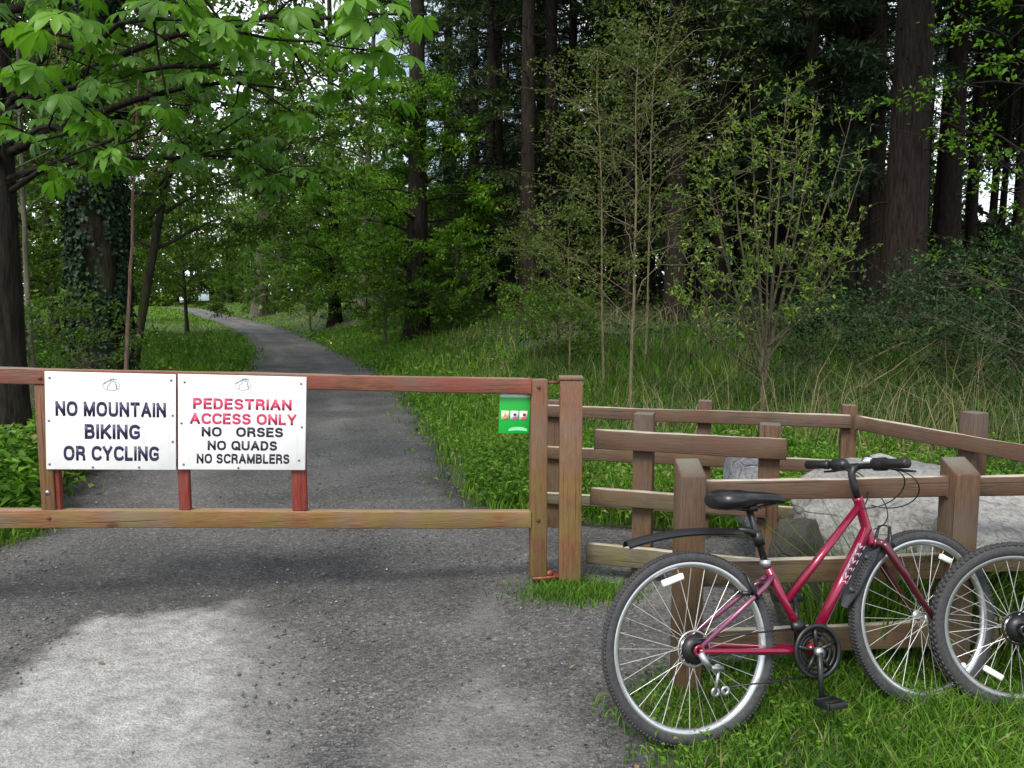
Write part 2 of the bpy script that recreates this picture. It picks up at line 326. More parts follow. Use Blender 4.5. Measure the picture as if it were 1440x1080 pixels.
# loose stones
rs = np.random.RandomState(3)
ico = np.array([[0, 0, 1], [.894, 0, .447], [.276, .851, .447], [-.724, .526, .447], [-.724, -.526, .447], [.276, -.851, .447], [.724, .526, -.447], [-.276, .851, -.447], [-.894, 0, -.447], [-.276, -.851, -.447], [.724, -.526, -.447], [0, 0, -1]])
icf = np.array([[0, 1, 2], [0, 2, 3], [0, 3, 4], [0, 4, 5], [0, 5, 1], [1, 6, 2], [2, 7, 3], [3, 8, 4], [4, 9, 5], [5, 10, 1], [6, 7, 2], [7, 8, 3], [8, 9, 4], [9, 10, 5], [10, 6, 1], [11, 7, 6], [11, 8, 7], [11, 9, 8], [11, 10, 9], [11, 6, 10]])
n = 9000
x = rs.uniform(-4, 2, n * 3); y = 2.2 + 8 * rs.uniform(0, 1, n * 3) ** 1.6
cl = fbm(x, y, .8, 41)
k = inside(x, y) & (rs.uniform(0, 1, len(x)) < ss(.35, .65, cl) + .12) & (sdist(x, y, pale_poly) < .05); x, y = x[k][:n], y[k][:n]; n = len(x)
s_ = .0025 + .008 * rs.uniform(0, 1, n) ** 4.5
sh = rs.uniform(.7, 1.3, (n, 12, 3)) * np.array([1, 1, .6])
th = rs.uniform(0, 6.28, n); rot = np.stack([np.stack([np.cos(th), -np.sin(th), 0 * th], -1), np.stack([np.sin(th), np.cos(th), 0 * th], -1), np.stack([0 * th, 0 * th, 1 + 0 * th], -1)], 1)
vv = np.einsum('nij,nkj->nki', rot, ico[None] * sh) * s_[:, None, None] + np.stack([x, y, .008 + 0 * x], -1)[:, None]
ff = (icf[None] + (np.arange(n) * 12)[:, None, None]).reshape(-1, 3)
m, t, b, o_ = new_mat('loose stone'); a = N(t, 'ShaderNodeAttribute', attribute_name='tint')
t.links.new(ramp(t, a.outputs['Fac'], [(0, (.045, .045, .048)), (.7, (.12, .12, .12)), (.95, (.2, .2, .2)), (1, (.36, .35, .34))]), b.inputs['Base Color']); b.inputs['Roughness'].default_value = .8
MB().add(vv.reshape(-1, 3), ff, np.repeat(rs.uniform(0, 1, n), 12)).build('loose_gravel', m, smooth=False, kind='stuff')

# ------------------------------------------------------------------ ground cover
def scatter(rs, n, x0, x1, y0, y1, dens=None):
    x = rs.uniform(x0, x1, n); y = rs.uniform(y0, y1, n)
    d = np.maximum(pl(y) - x, x - pr(y))     # distance outside the path
    p = ss(-.2, .25, d + (fbm(x, y, .4, 51) - .5) * .5) ** 1.4 + .03 * (d > -.35)
    if dens is not None: p = p * dens(x, y, d)
    k = rs.uniform(0, 1, n) < p
    return x[k], y[k], d[k]
def blades(mb, rs, x, y, h, w, tint, bend=.5):
    n = len(x)
    if n == 0: return
    z = G(x, y) - .01; a = rs.uniform(0, 6.283, n); c, s = np.cos(a), np.sin(a)
    fa = rs.uniform(0, 6.283, n); ln = h * bend * rs.uniform(.2, 1.1, n)
    B = np.stack([x, y, z], -1); sidev = np.stack([c, s, 0 * c], -1) * (w * .5)[:, None]
    lean = np.stack([np.cos(fa), np.sin(fa), 0 * fa], -1)
    m1 = B + lean * (ln * .28)[:, None] + np.array([0, 0, 1]) * (h * .55)[:, None]
    tp = B + lean * ln[:, None] + np.array([0, 0, 1]) * (h * rs.uniform(.75, 1.0, n))[:, None]
    v = np.stack([B - sidev, B + sidev, m1 + sidev * .75, m1 - sidev * .75, tp], 1).reshape(-1, 3)
    b = np.arange(n)[:, None] * 5
    mb.add(v, [b + np.array([[0, 1, 2, 3]]), b + np.array([[3, 2, 4]])], np.repeat(tint, 5))
def pick(cond, *arrs): return [a_[cond] for a_ in arrs]
rs = np.random.RandomState(7); gm_ = MB()
def zone(n, x0, x1, y0, y1, h, w, dens=None, tb=.5, bend=.5, mb=None, var=.45):
    x, y, d = scatter(rs, n, x0, x1, y0, y1, dens)
    hh = h * rs.uniform(.5, 1.25, len(x)) * (.5 + fbm(x, y, .6, 61)) * (.55 + .45 * ss(0, .5, d))
    tt = np.clip(tb + (fbm(x, y, .8, 63) - .5) * .8 + rs.uniform(-var, var, len(x)), 0, .86) 
    tt = np.where(rs.uniform(0, 1, len(x)) < .05, rs.uniform(.9, 1, len(x)), tt)
    blades(mb or gm_, rs, x, y, hh, w * rs.uniform(.6, 1.3, len(x)), tt, bend)
zone(42000, .3, 3.6, 2.2, 4.0, .095, .0065, None, .42, .95)
zone(9000, 1.8, 5, 3.5, 6, .2, .009, None, .5, .7)
zone(30000, -.4, 5, 5.3, 9, .2, .011, None, .5, .7)
zone(40000, -2.6, 3.5, 6, 16, .22, .014, lambda x, y, d: 1 - .6 * ss(1.2, 3, d), .6, .6)
zone(22000, 0, 9, 7, 17, .3, .013, lambda x, y, d: ss(1, 2.5, d), .3, .7)
zone(30000, -9, 1, 16, 34, .24, .03, lambda x, y, d: 1 - .75 * ss(1.5, 4, d), .62, .6)
zone(18000, -42, -8, 30, 60, .15, .05, None, .75, .6)
zone(30000, -62, -14, 56, 125, .2, .12, None, .8, .6)
zone(26000, -9, -3, 5, 16, .3, .013, lambda x, y, d: 1 - .3 * ss(.6, 1.6, d), .34, .6)
zone(22000, -16, -5, 15, 34, .3, .025, None, .42, .6)
zone(9000, -4.6, -3.1, 3.6, 6.2, .12, .009, None, .5, .8)
# tuft round the gate post
x = .36 + rs.normal(0, .16, 2600); y = 4.24 + rs.normal(0, .1, 2600); blades(gm_, rs, x, y, .02 + .07 * rs.uniform(0, 1, 2600), np.full(2600, .006), np.clip(rs.normal(.5, .25, 2600), 0, .86), .9)
zone(3500, 1.25, 3.2, 3.3, 3.7, .5, .009, None, .4, .6)
gm_.build('grass', M['grass'], kind='stuff')
sm_ = MB()
def tall(x, y, d): return ss(.9, 2.2, d) * ss(.3, .55, fbm(x, y, 1.2, 71))
zone(6000, -2, 8.5, 6.5, 14, .42, .009, tall, .25, .8, sm_, .45)
zone(4500, -2.5, 12, 13, 22, .45, .016, tall, .25, .7, sm_, .35)
zone(1700, -8, -3.8, 6.5, 14, .6, .008, tall, .25, .7, sm_)
zone(500, .5, 3.4, 2.3, 3.4, .1, .007, None, .6, .9, sm_)
zone(700, 1.2, 7, 6.8, 9.5, 1.0, .007, tall, .85, .9, sm_, .2)
sm_.build('dry_grass', M['straw'], kind='stuff')
# low leafy weeds between the blades
def weeds(name, specs, mat, seed):
    rs = np.random.RandomState(seed); mb = MB()
    for n, x0, x1, y0, y1, h, L, dens, tb in specs:
        x, y, d = scatter(rs, n, x0, x1, y0, y1, dens); n = len(x)
        z = G(x, y) + h * rs.uniform(.05, 1, n) * (.4 + 1.1 * fbm(x, y, .9, 81)) 
        dirv = unit(rs, n) * np.array([1, 1, .45]); nm = unit(rs, n) * .5 + np.array([0, -.15, 1])
        mb.leaves(np.stack([x, y, z], -1), dirv, nm, L * rs.uniform(.6, 1.4, n), L * .55 * rs.uniform(.7, 1.3, n), np.clip(tb + rs.uniform(-.4, .4, n) + (fbm(x, y, 1.1, 83) - .5), 0, 1))
    return mb.build(name, mat, kind='stuff')
weeds('low_weeds', [(9000, .35, 3.5, 2.3, 3.9, .075, .023, lambda x, y, d: .25 + ss(.42, .6, fbm(x, y, .35, 87)), .4), (15000, -.4, 5, 5.4, 8.5, .25, .05, None, .5), (13000, -2.4, 3, 6, 15, .2, .055, lambda x, y, d: 1 - ss(1.5, 3, d), .6),
      (9000, -8, -3.2, 5, 14, .35, .06, None, .35), (8000, -12, 0, 15, 34, .25, .11, None, .5), (5000, -4.6, -3.3, 5.3, 8, .5, .09, None, .5), (300, .15, .6, 4.12, 4.36, .06, .03, lambda x, y, d: 3, .5)], M['grass'], 9)
weeds('forest_floor_cover', [(30000, -1, 9, 9, 20, .24, .06, lambda x, y, d: .6 * ss(1.2, 3, d) * ss(.35, .55, fbm(x, y, 1.6, 91)), .4), (22000, -3, 22, 16, 42, .3, .13, lambda x, y, d: .6 * ss(1.5, 4, d) * ss(.3, .5, fbm(x, y, 2.6, 93)), .3),
      (12000, -22, -6, 12, 34, .5, .12, lambda x, y, d: ss(2.5, 5, d), .3), (6000, 4, 9, 5, 11, .35, .055, lambda x, y, d: ss(.3, .55, fbm(x, y, 1.3, 95)), .45)], M['bramble'], 10)
# dead leaves blown against the path edges
rs = np.random.RandomState(15); n = 9000; x = rs.uniform(-4.5, 3, n); y = 2.3 + 12 * rs.uniform(0, 1, n) ** 1.5; d = np.maximum(pl(y) - x, x - pr(y))
k = rs.uniform(0, 1, n) < .012 + .22 * np.exp(-(d / .22) ** 2); x, y = x[k], y[k]; n = len(x)
mm = leafmat('dead leaf', [(0, (.05, .035, .02)), (.6, (.13, .085, .045)), (1, (.26, .19, .10))], .1, .7); mb = MB()
mb.leaves(np.stack([x, y, G(x, y) + rs.uniform(.012, .03, n)], -1), unit(rs, n) * [1, 1, .25], rs.normal(0, .3, (n, 3)) + [0, 0, 1], rs.uniform(.012, .045, n), rs.uniform(.008, .025, n), rs.uniform(0, 1, n)); mb.build('leaf_litter', mm, kind='stuff')
#%%PART2
# ------------------------------------------------------------------ gate, posts, fences
GO = (.14, 4.40, 0); GZ = math.atan2(.162, .987)
prs = np.random.RandomState(2)
def plank(lo, hi, ax=0, jit=.0022):
    L = hi[ax] - lo[ax]; n = max(2, int(L / .09)); o1, o2 = [a for a in range(3) if a != ax]; t_ = np.linspace(lo[ax], hi[ax], n + 1); v = np.zeros((n + 1, 4, 3))
    for q, (a, b_) in enumerate(((lo[o1], lo[o2]), (hi[o1], lo[o2]), (hi[o1], hi[o2]), (lo[o1], hi[o2]))): v[:, q, ax] = t_; v[:, q, o1] = a + np.cumsum(prs.normal(0, jit * .5, n + 1)) * .6; v[:, q, o2] = b_ + prs.normal(0, jit * .45, n + 1) + jit * 1.3 * np.sin(t_ * prs.uniform(2, 5) + q)
    i = np.arange(n)[:, None] * 4; j = np.arange(4)[None]; k = (j + 1) % 4; f = np.stack([i + j, i + 4 + j, i + 4 + k, i + k], -1).reshape(-1, 4)
    if ax != 1: f = f[:, ::-1]
    e = np.array([[0, 1, 2, 3], [4 * n + 3, 4 * n + 2, 4 * n + 1, 4 * n]]); e = e[:, ::-1] if ax == 1 else e
    m = MB(); m.add(v.reshape(-1, 3), np.vstack([f, e])); return m
gate = empty('barrier_gate', GO, (0, 0, GZ), 'long red brown timber barrier gate hung across the path, carrying both white signs', 'gate')
def sl_rail(name, x0, x1, zb, slope, h, d, mat, par):
    mb = plank((x0, -d, 0), (x1, d, h), 0, .0018); v = mb.v[0]; v[:, 2] += zb - slope * v[:, 0]
    return mb.build(name, mat, par, smooth=False, bevel=.006)
sl_rail('rail', -3.35, -.041, 1.081, .037, .08, .034, M['gate'], gate)
sl_rail('rail', -3.35, -.041, .327, .047, .092, .034, M['gate_low'], gate)
def upright(name, x0, x1, z0, z1, d, mat, par, y=0, bev=.005):
    return MB().box((x0, y - d, z0), (x1, y + d, z1)).build(name, mat, par, smooth=False, bevel=bev)
upright('end_stile', -.040, .052, .05, 1.16, .037, M['gate_v'], gate)
upright('stile', -2.548, -2.484, .536, 1.173, .032, M['gate_v'], gate)
upright('stile', -3.30, -3.22, .575, 1.20, .032, M['gate_v'], gate)
upright('strut', -2.483, -2.459, .532, 1.170, .02, M['gate_red'], gate)
upright('strut', -1.894, -1.838, .506, 1.148, .022, M['gate_red'], gate)
upright('strut', -1.325, -1.248, .480, 1.126, .022, M['gate_red'], gate)
sl_rail('crossbar', -2.457, -1.896, .662, .042, .03, .018, M['gate_red_x'], gate)
sl_rail('crossbar', -1.836, -1.327, .660, .042, .03, .018, M['gate_red_x'], gate)
M['rust'] = plain('rusty iron', (.13, .05, .03), .7, .3, var=.4)
M['steel'] = plain('dull steel', (.35, .35, .36), .4, .9)
hb = MB(); hb.box((.0535, -.02, 1.135), (.13, .02, 1.148)); hb.build('hinge_strap', M['rust'], gate, False)
hb = MB(); hb.box((-.03, -.042, .036), (.13, .042, .048)); hb.box((.05, -.03, .049), (.085, .03, .075)); hb.build('hinge_plate', plain('red painted iron', (.26, .06, .04), .6, var=.3), gate, False)
for bx, bz in ((-.0, 1.12), (0, .375), (-2.515, 1.21), (-2.515, .5)):
    MB().lathe([(0, -.008), (.009, -.007), (.011, 0), (0, 0)], (bx, -.0385 if bx > -1 else -.0345, bz), 12, False).build('bolt_head', M['rust'], gate)
bo = MB(); bo.lathe([(0, -.036), (.012, -.036), (.012, -.032), (0, -.032)], (-2.515, 0, .63), 12, False); bo.build('bolt', M['steel'], gate)
pst = empty('gate_post', (.325, 4.40, 0), (0, 0, R(-2)), 'tall square red brown post at the hinge end of the barrier gate', 'post')
mb = MB(); mb.box((-.062, -.06, -.3), (.062, .06, 1.158)); mb.build('post', M['gate_v'], pst, False, .006)
MB().box((-.068, -.064, 1.159), (.066, .066, 1.176)).build('cap', M['gate_v'], pst, False, .004)

def fpost(name, par, x, y, zt, w=.05, pyr=False, rz=0, mat=None):
    mb = MB(); mb.box((x - w, y - w, -.3), (x + w, y + w, zt))
    if pyr: mb.v[0][[6, 7], 2] += .0; mb.v[0][[4, 5], 2] -= .055
    return mb.build(name, mat or M['post'], par, False, .006)
# near fence behind the bicycle
f3 = empty('near_fence', (.716, 3.175, 0), (0, 0, R(5.2)), 'weathered brown post and rail fence the red bicycle leans against', 'fence')
def rails(par, x0, x1, zs, y, d=.02, mat=None, bev=.006):
    for k, (zb, zt) in enumerate(zs):
        plank((x0, y - d, zb), (x1, y + d, zt)).build('rail', (mat[k] if isinstance(mat, list) else mat) or M['rail'], par, False, bev)
fpost('post', f3, 0, 0, .955, .052, True); fpost('post', f3, 1.15, 0, .94, .055, True); fpost('post', f3, 2.3, 0, .94, .052, True)
rails(f3, .054, 1.093, [(.785, .868), (.43, .535), (.13, .24)], .012)
rails(f3, 1.207, 2.246, [(.78, .862), (.45, .555), (.13, .24)], .012)
# low stile fence in the middle
a2 = math.atan2(-.3, .98)
f2 = empty('middle_fence', (.475, 4.5, 0), (0, 0, a2), 'short three rail timber fence between the gate post and the near fence', 'fence')
fpost('post', f2, .265, .062, .96, .055); fpost('post', f2, .94, .064, .93, .055)
rails(f2, 0, 1.025, [(.757, .866)], -.02, .025); rails(f2, -.02, .93, [(.435, .53)], -.02, .024)
rails(f2, -.04, .98, [(.09, .205)], -.02, .024, M['railg'])
# rear fence
a1 = math.atan2(-.5, 1.93)
f1 = empty('rear_fence', (.2, 5.5, 0), (0, 0, a1), 'long post and rail fence at the back, running right to a corner post', 'fence')
for px_ in (.08, 1.1, 1.99): fpost('post', f1, px_, .062, .93 if px_ > 1 else .9, .045)
rails(f1, 0, 1.995, [(.79, .872), (.5, .585)], -.005, .02); rails(f1, 0, 1.995, [(.18, .26)], -.005, .02, M['railg'])
ac = math.atan2(-.72, .29)
f4 = empty('side_fence', (2.16, 4.99, 0), (0, 0, ac), 'dark side of the post and rail fence coming forward from the corner on the right', 'fence')
fpost('post', f4, .76, .065, .99, .05); fpost('post', f4, 1.75, .065, .97, .05)
rails(f4, .02, 1.9, [(.785, .872), (.5, .585), (.2, .28)], -.005, .02)

# ------------------------------------------------------------------ signs
def arc(cx, cy, rx, ry, a0, a1, n=12, e=.8):
    t = np.radians(np.linspace(a0, a1, n)); c, s_ = np.cos(t), np.sin(t)
    return [(cx + rx * np.sign(p) * abs(p) ** e, cy + ry * np.sign(q) * abs(q) ** e) for p, q in zip(c, s_)]
GL = {   # stroke letters in a box of height 1: (advance width, strokes)
    'N': (.62, [[(0, 0), (0, 1)], [(0, .97), (.62, .03)], [(.62, 0), (.62, 1)]]), 'M': (.76, [[(0, 0), (0, 1)], [(0, .97), (.38, .03)], [(.38, .03), (.76, .97)], [(.76, 0), (.76, 1)]]),
    'O': (.72, [arc(.36, .5, .36, .5, 0, 360, 28)]), 'Q': (.72, [arc(.36, .5, .36, .5, 0, 360, 28), [(.42, .26), (.76, -.04)]]),
    'U': (.62, [[(0, 1), (0, .34)] + arc(.31, .31, .31, .31, 180, 360, 12) + [(.62, .34), (.62, 1)]]), 'T': (.6, [[(0, 1), (.6, 1)], [(.3, 0), (.3, 1)]]),
    'A': (.68, [[(0, 0), (.34, 1)], [(.34, 1), (.68, 0)], [(.13, .3), (.55, .3)]]), 'I': (.0, [[(0, 0), (0, 1)]]), 'L': (.46, [[(0, 0), (0, 1)], [(0, 0), (.46, 0)]]),
    'E': (.5, [[(0, 0), (0, 1)], [(0, 0), (.5, 0)], [(0, .52), (.45, .52)], [(0, 1), (.5, 1)]]), 'K': (.6, [[(0, 0), (0, 1)], [(.03, .36), (.58, 1)], [(.2, .56), (.62, 0)]]),
    'B': (.56, [[(0, 0), (0, 1)], [(0, 1), (.3, 1)] + arc(.3, .77, .22, .23, 90, -90, 9) + [(0, .54)], [(.28, .54)] + arc(.3, .27, .27, .27, 90, -90, 9) + [(0, 0)]]),
    'P': (.54, [[(0, 0), (0, 1)], [(0, 1), (.28, 1)] + arc(.28, .73, .26, .27, 90, -90, 10) + [(0, .46)]]), 'D': (.6, [[(0, 0), (0, 1)], [(0, 1), (.22, 1)] + arc(.22, .5, .38, .5, 90, -90, 14) + [(0, 0)]]),
    'R': (.58, [[(0, 0), (0, 1)], [(0, 1), (.3, 1)] + arc(.3, .75, .25, .25, 90, -90, 10) + [(0, .5)], [(.28, .48), (.56, .3), (.58, 0)]]),
    'C': (.62, [arc(.36, .5, .36, .5, 42, 318, 22)]), 'G': (.66, [arc(.36, .5, .36, .5, 45, 300, 20) + [(.66, .14), (.66, .45), (.4, .45)]]),
    'S': (.56, [arc(.28, .76, .26, .24, 25, 250, 14, .9) + [(.3, .52)] + arc(.28, .25, .29, .25, 65, -155, 14, .9)]), 'Y': (.62, [[(0, 1), (.31, .45)], [(.62, 1), (.31, .45)], [(.31, 0), (.31, .5)]]), 'W': (.9, [[(0, 1), (.22, 0)], [(.22, 0), (.45, 1)], [(.45, 1), (.68, 0)], [(.68, 0), (.9, 1)]])}
def text(body, size, loc, par, mat, name='lettering', width=None, off=.116, gap=.12):
    """one line of block capitals, raised a fraction of a millimetre off the panel; size is the cap height"""
    x = 0; st = []; r = off
    for ch in body:
        if ch == ' ': x += .42; continue
        w_, ss_ = GL[ch]; st += [[(x + r + p * 1.0, r + q * (1 - 2 * r)) for p, q in k] for k in ss_]; x += w_ + 2 * r + gap
    tot = x - gap; mb = MB(); sx = (width / tot) if width else size
    for k in st:
        k = np.array(k); P3 = np.stack([k[:, 0], 0 * k[:, 0], k[:, 1]], -1)
        e0 = P3[0] - P3[1]; e0 /= np.linalg.norm(e0); e1 = P3[-1] - P3[-2]; e1 /= np.linalg.norm(e1)
        if np.hypot(*(k[0] - k[-1])) > .05: P3[0] += e0 * r * .9; P3[-1] += e1 * r * .9
        mb.tube(P3, r, 8)
    for v in mb.v: v[:, 0] = (v[:, 0] - tot / 2) * sx; v[:, 2] = (v[:, 2] - .5) * size; v[:, 1] *= .006
    o = mb.build(name, mat, par); o.location = loc; return o
def sign_mat():
    m, t, b, o = new_mat('white sign enamel'); c = ramp(t, noise(t, 5, 6), [(.3, (.74, .75, .74)), (.5, (.82, .82, .82)), (.7, (.84, .84, .83))])
    c = mixc(t, ramp(t, noise(t, 4, 7, (9, 9, .9)), [(.58, (0, 0, 0)), (.8, (.5, .5, .5))]), c, (.6, .57, .5)); t.links.new(c, b.inputs['Base Color']); b.inputs['Roughness'].default_value = .35; return m
M['signwhite'] = sign_mat()
M['navy'] = plain('navy lettering', (.018, .016, .06), .5)
M['pink'] = plain('faded red lettering', (.56, .045, .12), .5)
M['black'] = plain('black lettering', (.014, .013, .03), .5)
M['faint'] = plain('faded green grey print', (.30, .40, .38), .6)
M['fainter'] = plain('very faded print', (.62, .66, .66), .6)
M['screw'] = plain('screw head', (.16, .16, .16), .5, .5)
def gpt(a, z): return Vector((-a, 0, z))
def sign(a, z, w, h, label, lines, logo, screws):
    d = Vector((.987, .162, 0)); nrm = Vector((.162, -.987, 0))
    base = Vector(GO) - d * a + nrm * .0395; base.z = z
    s = empty('warning_sign', base, (0, R(2.3), GZ), label, 'sign')
    MB().box((-w / 2, -.003, -h / 2), (w / 2, .003, h / 2)).build('panel', M['signwhite'], s, False, .0015)
    for body, size, x, zz, wd, mat, off in lines: text(body, size * .735, (x, -.0034, zz), s, M[mat], width=wd)
    mb = MB()
    cx, cz = logo[0], logo[1]; k = np.linspace(0, 2 * np.pi, 25)
    def ln(p, r=.0016): mb.tube([(cx + q[0], -.0038, cz + q[1]) for q in p], r, 5)
    ln([(.040 * np.cos(t), .024 * np.sin(t)) for t in k]); ln([(-.036, .008), (-.005, .03), (.012, .031), (.022, .012), (.026, -.016)], .0022)
    ln([(.0, .030), (-.004, .012), (-.018, -.002), (-.02, -.018)]); ln([(-.005, .033), (.014, .036), (.028, .029)], .0034 if logo[2] else .002)
    ln([(.016, .008), (.03, -.004)]); mb.build('emblem', M['faint'], s)
    text('TERRAL WOODLAND', .0145, (cx, -.0034, cz - .043), s, M['fainter'], width=.205, off=.05, gap=.5)
    for x, zz in screws: MB().lathe([(.0, -.0066), (.005, -.006), (.0062, -.0032), (0, -.003)], (x, 0, zz), 10, False).build('screw_head', M['screw'], s)
    return s
sign(2.192, .985, .615, .492, 'white sign reading NO MOUNTAIN BIKING OR CYCLING, left of the pair on the gate',
     [('NO MOUNTAIN', .104, 0, .062, .52, 'navy', .0022), ('BIKING', .104, .005, -.052, .262, 'navy', .0022), ('OR CYCLING', .104, 0, -.163, .452, 'navy', .0022)],
     (0, .182, 0), [(-.285, .215), (.285, .215), (-.292, -.0), (.292, .035), (.292, -.1), (-.292, -.22), (-.09, -.235), (.13, -.235)])
sign(1.558, .962, .634, .492, 'white sign reading PEDESTRIAN ACCESS ONLY in red, right of the pair on the gate',
     [('PEDESTRIAN', .079, .0, .097, .488, 'pink', .0024), ('ACCESS ONLY', .079, .005, .02, .528, 'pink', .0024), ('NO   ORSES', .069, 0, -.048, .404, 'black', .0022),
      ('NO QUADS', .069, 0, -.119, .345, 'black', .0022), ('NO SCRAMBLERS', .071, .005, -.188, .462, 'black', .002)],
     (0, .195, 1), [(-.285, .205), (.29, .21), (-.3, -.006), (.297, -.018), (-.29, -.22), (.285, -.195), (-.02, -.236)])
# small green notice on the gate end
M['green'] = plain('green notice', (.012, .40, .045), .4, var=.06, scale=5)
M['palegreen'] = plain('pale green print', (.25, .78, .42), .5)
gn = Vector(GO) - Vector((.987, .162, 0)) * .128 + Vector((.162, -.987, 0)) * .0; gn.z = .975
gs = empty('green_notice', gn, (0, R(2.3), GZ), 'small green notice with three pictograms under the end of the gate top rail', 'notice')
MB().box((-.085, -.003, -.113), (.085, .003, .108)).build('panel', M['green'], gs, False, .001)
MB().box((-.083, -.006, .086), (.083, -.0032, .106)).build('pale_band', plain('pale band', (.62, .85, .72), .4), gs, False)
pw = plain('pictogram white', (.8, .8, .74), .5)
for k, (bgc, c1, c2) in enumerate((((.72, .8, .45), (.75, .3, .15), (.75, .42, .2)), ((.75, .78, .75), (.05, .08, .16), (.5, .12, .3)), ((.82, .75, .7), (.2, .02, .06), (.7, .12, .12)))):
    cx = (-.052, -.001, .05)[k]
    p = MB().box((cx - .022, -.005, -.038), (cx + .022, -.0032, .012)).build('pictogram', plain('pictogram ground', bgc, .5), gs, False)
    q = MB()
    if k == 0: q.add([(cx - .012, -.0056, -.03), (cx + .012, -.0056, -.03), (cx, -.0056, .008)], np.array([[0, 1, 2]]))
    else: q.lathe([(0, -.0062), (.009, -.0058), (.009, -.0052)], (cx + .002 * k, 0, -.008), 14, False)
    q.build('symbol', plain('symbol upper', c1, .5), p)
    if k:
        q = MB(); q.box((cx - .01, -.006, -.034), (cx + .012, -.0052, -.02)); q.build('symbol', plain('symbol lower', c2, .5), p, False, .003)
q = MB(); aa = np.linspace(.35, np.pi - .3, 14)
top = np.stack([.022 + .055 * np.cos(aa), -.0045 + 0 * aa, -.098 + .022 * np.sin(aa)], -1); bot = top * [1, 1, 1]; bot[:, 2] = -.104 + .008 * np.sin(aa)
q.add(np.vstack([top, bot]), np.array([[i, i + 1, 15 + i, 14 + i] for i in range(13)])); q.build('swoosh', M['palegreen'], gs)

# ------------------------------------------------------------------ boulders
def rock_mat(name, a_, b_, c_):
    m, t, b, o = new_mat(name); n = noise(t, 2.2, 9, rough=.65); n2 = noise(t, 9, 6)
    c = ramp(t, n, [(.3, a_), (.5, b_), (.68, c_)]); c = mixc(t, ramp(t, n2, [(.52, (0, 0, 0)), (.68, (.7, .7, .7))]), c, [x * .55 for x in a_])
    t.links.new(c, b.inputs['Base Color']); b.inputs['Roughness'].default_value = .85; v = N(t, 'ShaderNodeTexVoronoi', Scale=5.5, feature='DISTANCE_TO_EDGE'); tcc = t.nodes.new('ShaderNodeTexCoord'); t.links.new(tcc.outputs['Object'], v.inputs['Vector'])
    cr_ = ramp(t, v.outputs['Distance'], [(0, (0, 0, 0)), (.035, (1, 1, 1))]); fine = noise(t, 45, 8, rough=.75)
    sp_ = ramp(t, fine, [(.34, (.45, .45, .45)), (.5, (1, 1, 1)), (.7, (1.25, 1.25, 1.22))]); t.links.new(mixc(t, 1.0, c, sp_, 'MULTIPLY'), b.inputs['Base Color'])
    ad = N(t, 'ShaderNodeMath', operation='MULTIPLY_ADD'); t.links.new(cr_, ad.inputs[0]); ad.inputs[1].default_value = .25; t.links.new(noise(t, 14, 12, rough=.75), ad.inputs[2])
    bump(t, b, ad.outputs[0], 1.0, .04); return m
M['rock'] = rock_mat('pale boulder', (.19, .19, .185), (.36, .355, .34), (.54, .53, .505))
M['rockblue'] = rock_mat('blue grey boulder', (.12, .135, .16), (.27, .28, .30), (.56, .55, .53))
M['rockdark'] = rock_mat('mossy dark stone', (.035, .036, .026), (.065, .062, .046), (.11, .105, .085))
def rock(name, loc, size, seed, mat, label, rz=0, sub=5, pw_=3.2):
    import bmesh
    bm = bmesh.new(); bmesh.ops.create_icosphere(bm, subdivisions=sub, radius=1)
    rs = np.random.RandomState(seed); pl_ = unit(rs, 13); pd = rs.uniform(.62, 1.0, 13); pl_[0] = (0, 0, 1); pd[0] = .8
    V = np.array([v.co for v in bm.verts])
    dn = np.max(V @ pl_.T / pd, axis=1); V = V / (np.maximum(dn, .35)[:, None] ** .82)
    d = (fbm(V[:, 0] + V[:, 2] * .7, V[:, 1] - V[:, 2] * .5, .55, seed) - .5) * .22 + (fbm(V[:, 0] * 1.3 - V[:, 2], V[:, 1] + V[:, 2], .16, seed + 3) - .5) * .06
    V = V * (1 + d)[:, None] * np.array(size) * .5
    for v, c in zip(bm.verts, V): v.co = c
    me = bpy.data.meshes.new(name); bm.to_mesh(me); bm.free(); me.materials.append(mat); me.polygons.foreach_set('use_smooth', np.ones(len(me.polygons), bool))
    o = bpy.data.objects.new(name, me); COL.objects.link(o); o.location = loc; o.rotation_euler = (0, 0, rz); tag(o, label, 'boulder', None); return o
rock('boulder', (1.93, 4.05, .55), (1.2, .8, .44), 4, M['rock'], 'largest pale slab like boulder behind the handlebars of the red bicycle, lying on dark stones', .1)
rock('boulder', (1.85, 3.98, .16), (.7, .6, .66), 23, M['rockdark'], 'dark stone under the left of the largest pale slab', .4)
rock('boulder', (2.22, 4.0, .14), (.6, .6, .64), 25, M['rockdark'], 'dark stone under the right of the largest pale slab', 1.2)
rock('boulder', (2.62, 3.8, .36), (.8, .7, .5), 9, M['rockblue'], 'blue grey and white boulder right of the second near fence post', .5)
rock('boulder', (1.38, 3.72, .24), (.36, .34, .74), 12, M['rockdark'], 'dark mossy upright stone behind the red bicycle frame, left of the pale boulder', .3)
rock('boulder', (1.66, 3.62, .12), (.52, .34, .46), 15, M['rockdark'], 'low dark stone in front of the largest pale boulder, behind the near fence', 1.0, 4)
rock('boulder', (1.40, 4.75, .5), (.28, .32, .62), 17, M['rockblue'], 'small grey stone peeping out behind the middle fence', .2, 4)
rock('boulder', (2.6, 3.72, .06), (.7, .5, .42), 27, M['rockdark'], 'dark stone under the blue grey boulder', .7, 4)
rock('boulder', (2.5, 3.46, .08), (.6, .3, .36), 19, M['rock'], 'low pale stone behind the rear wheel of the black bicycle', .2, 4)

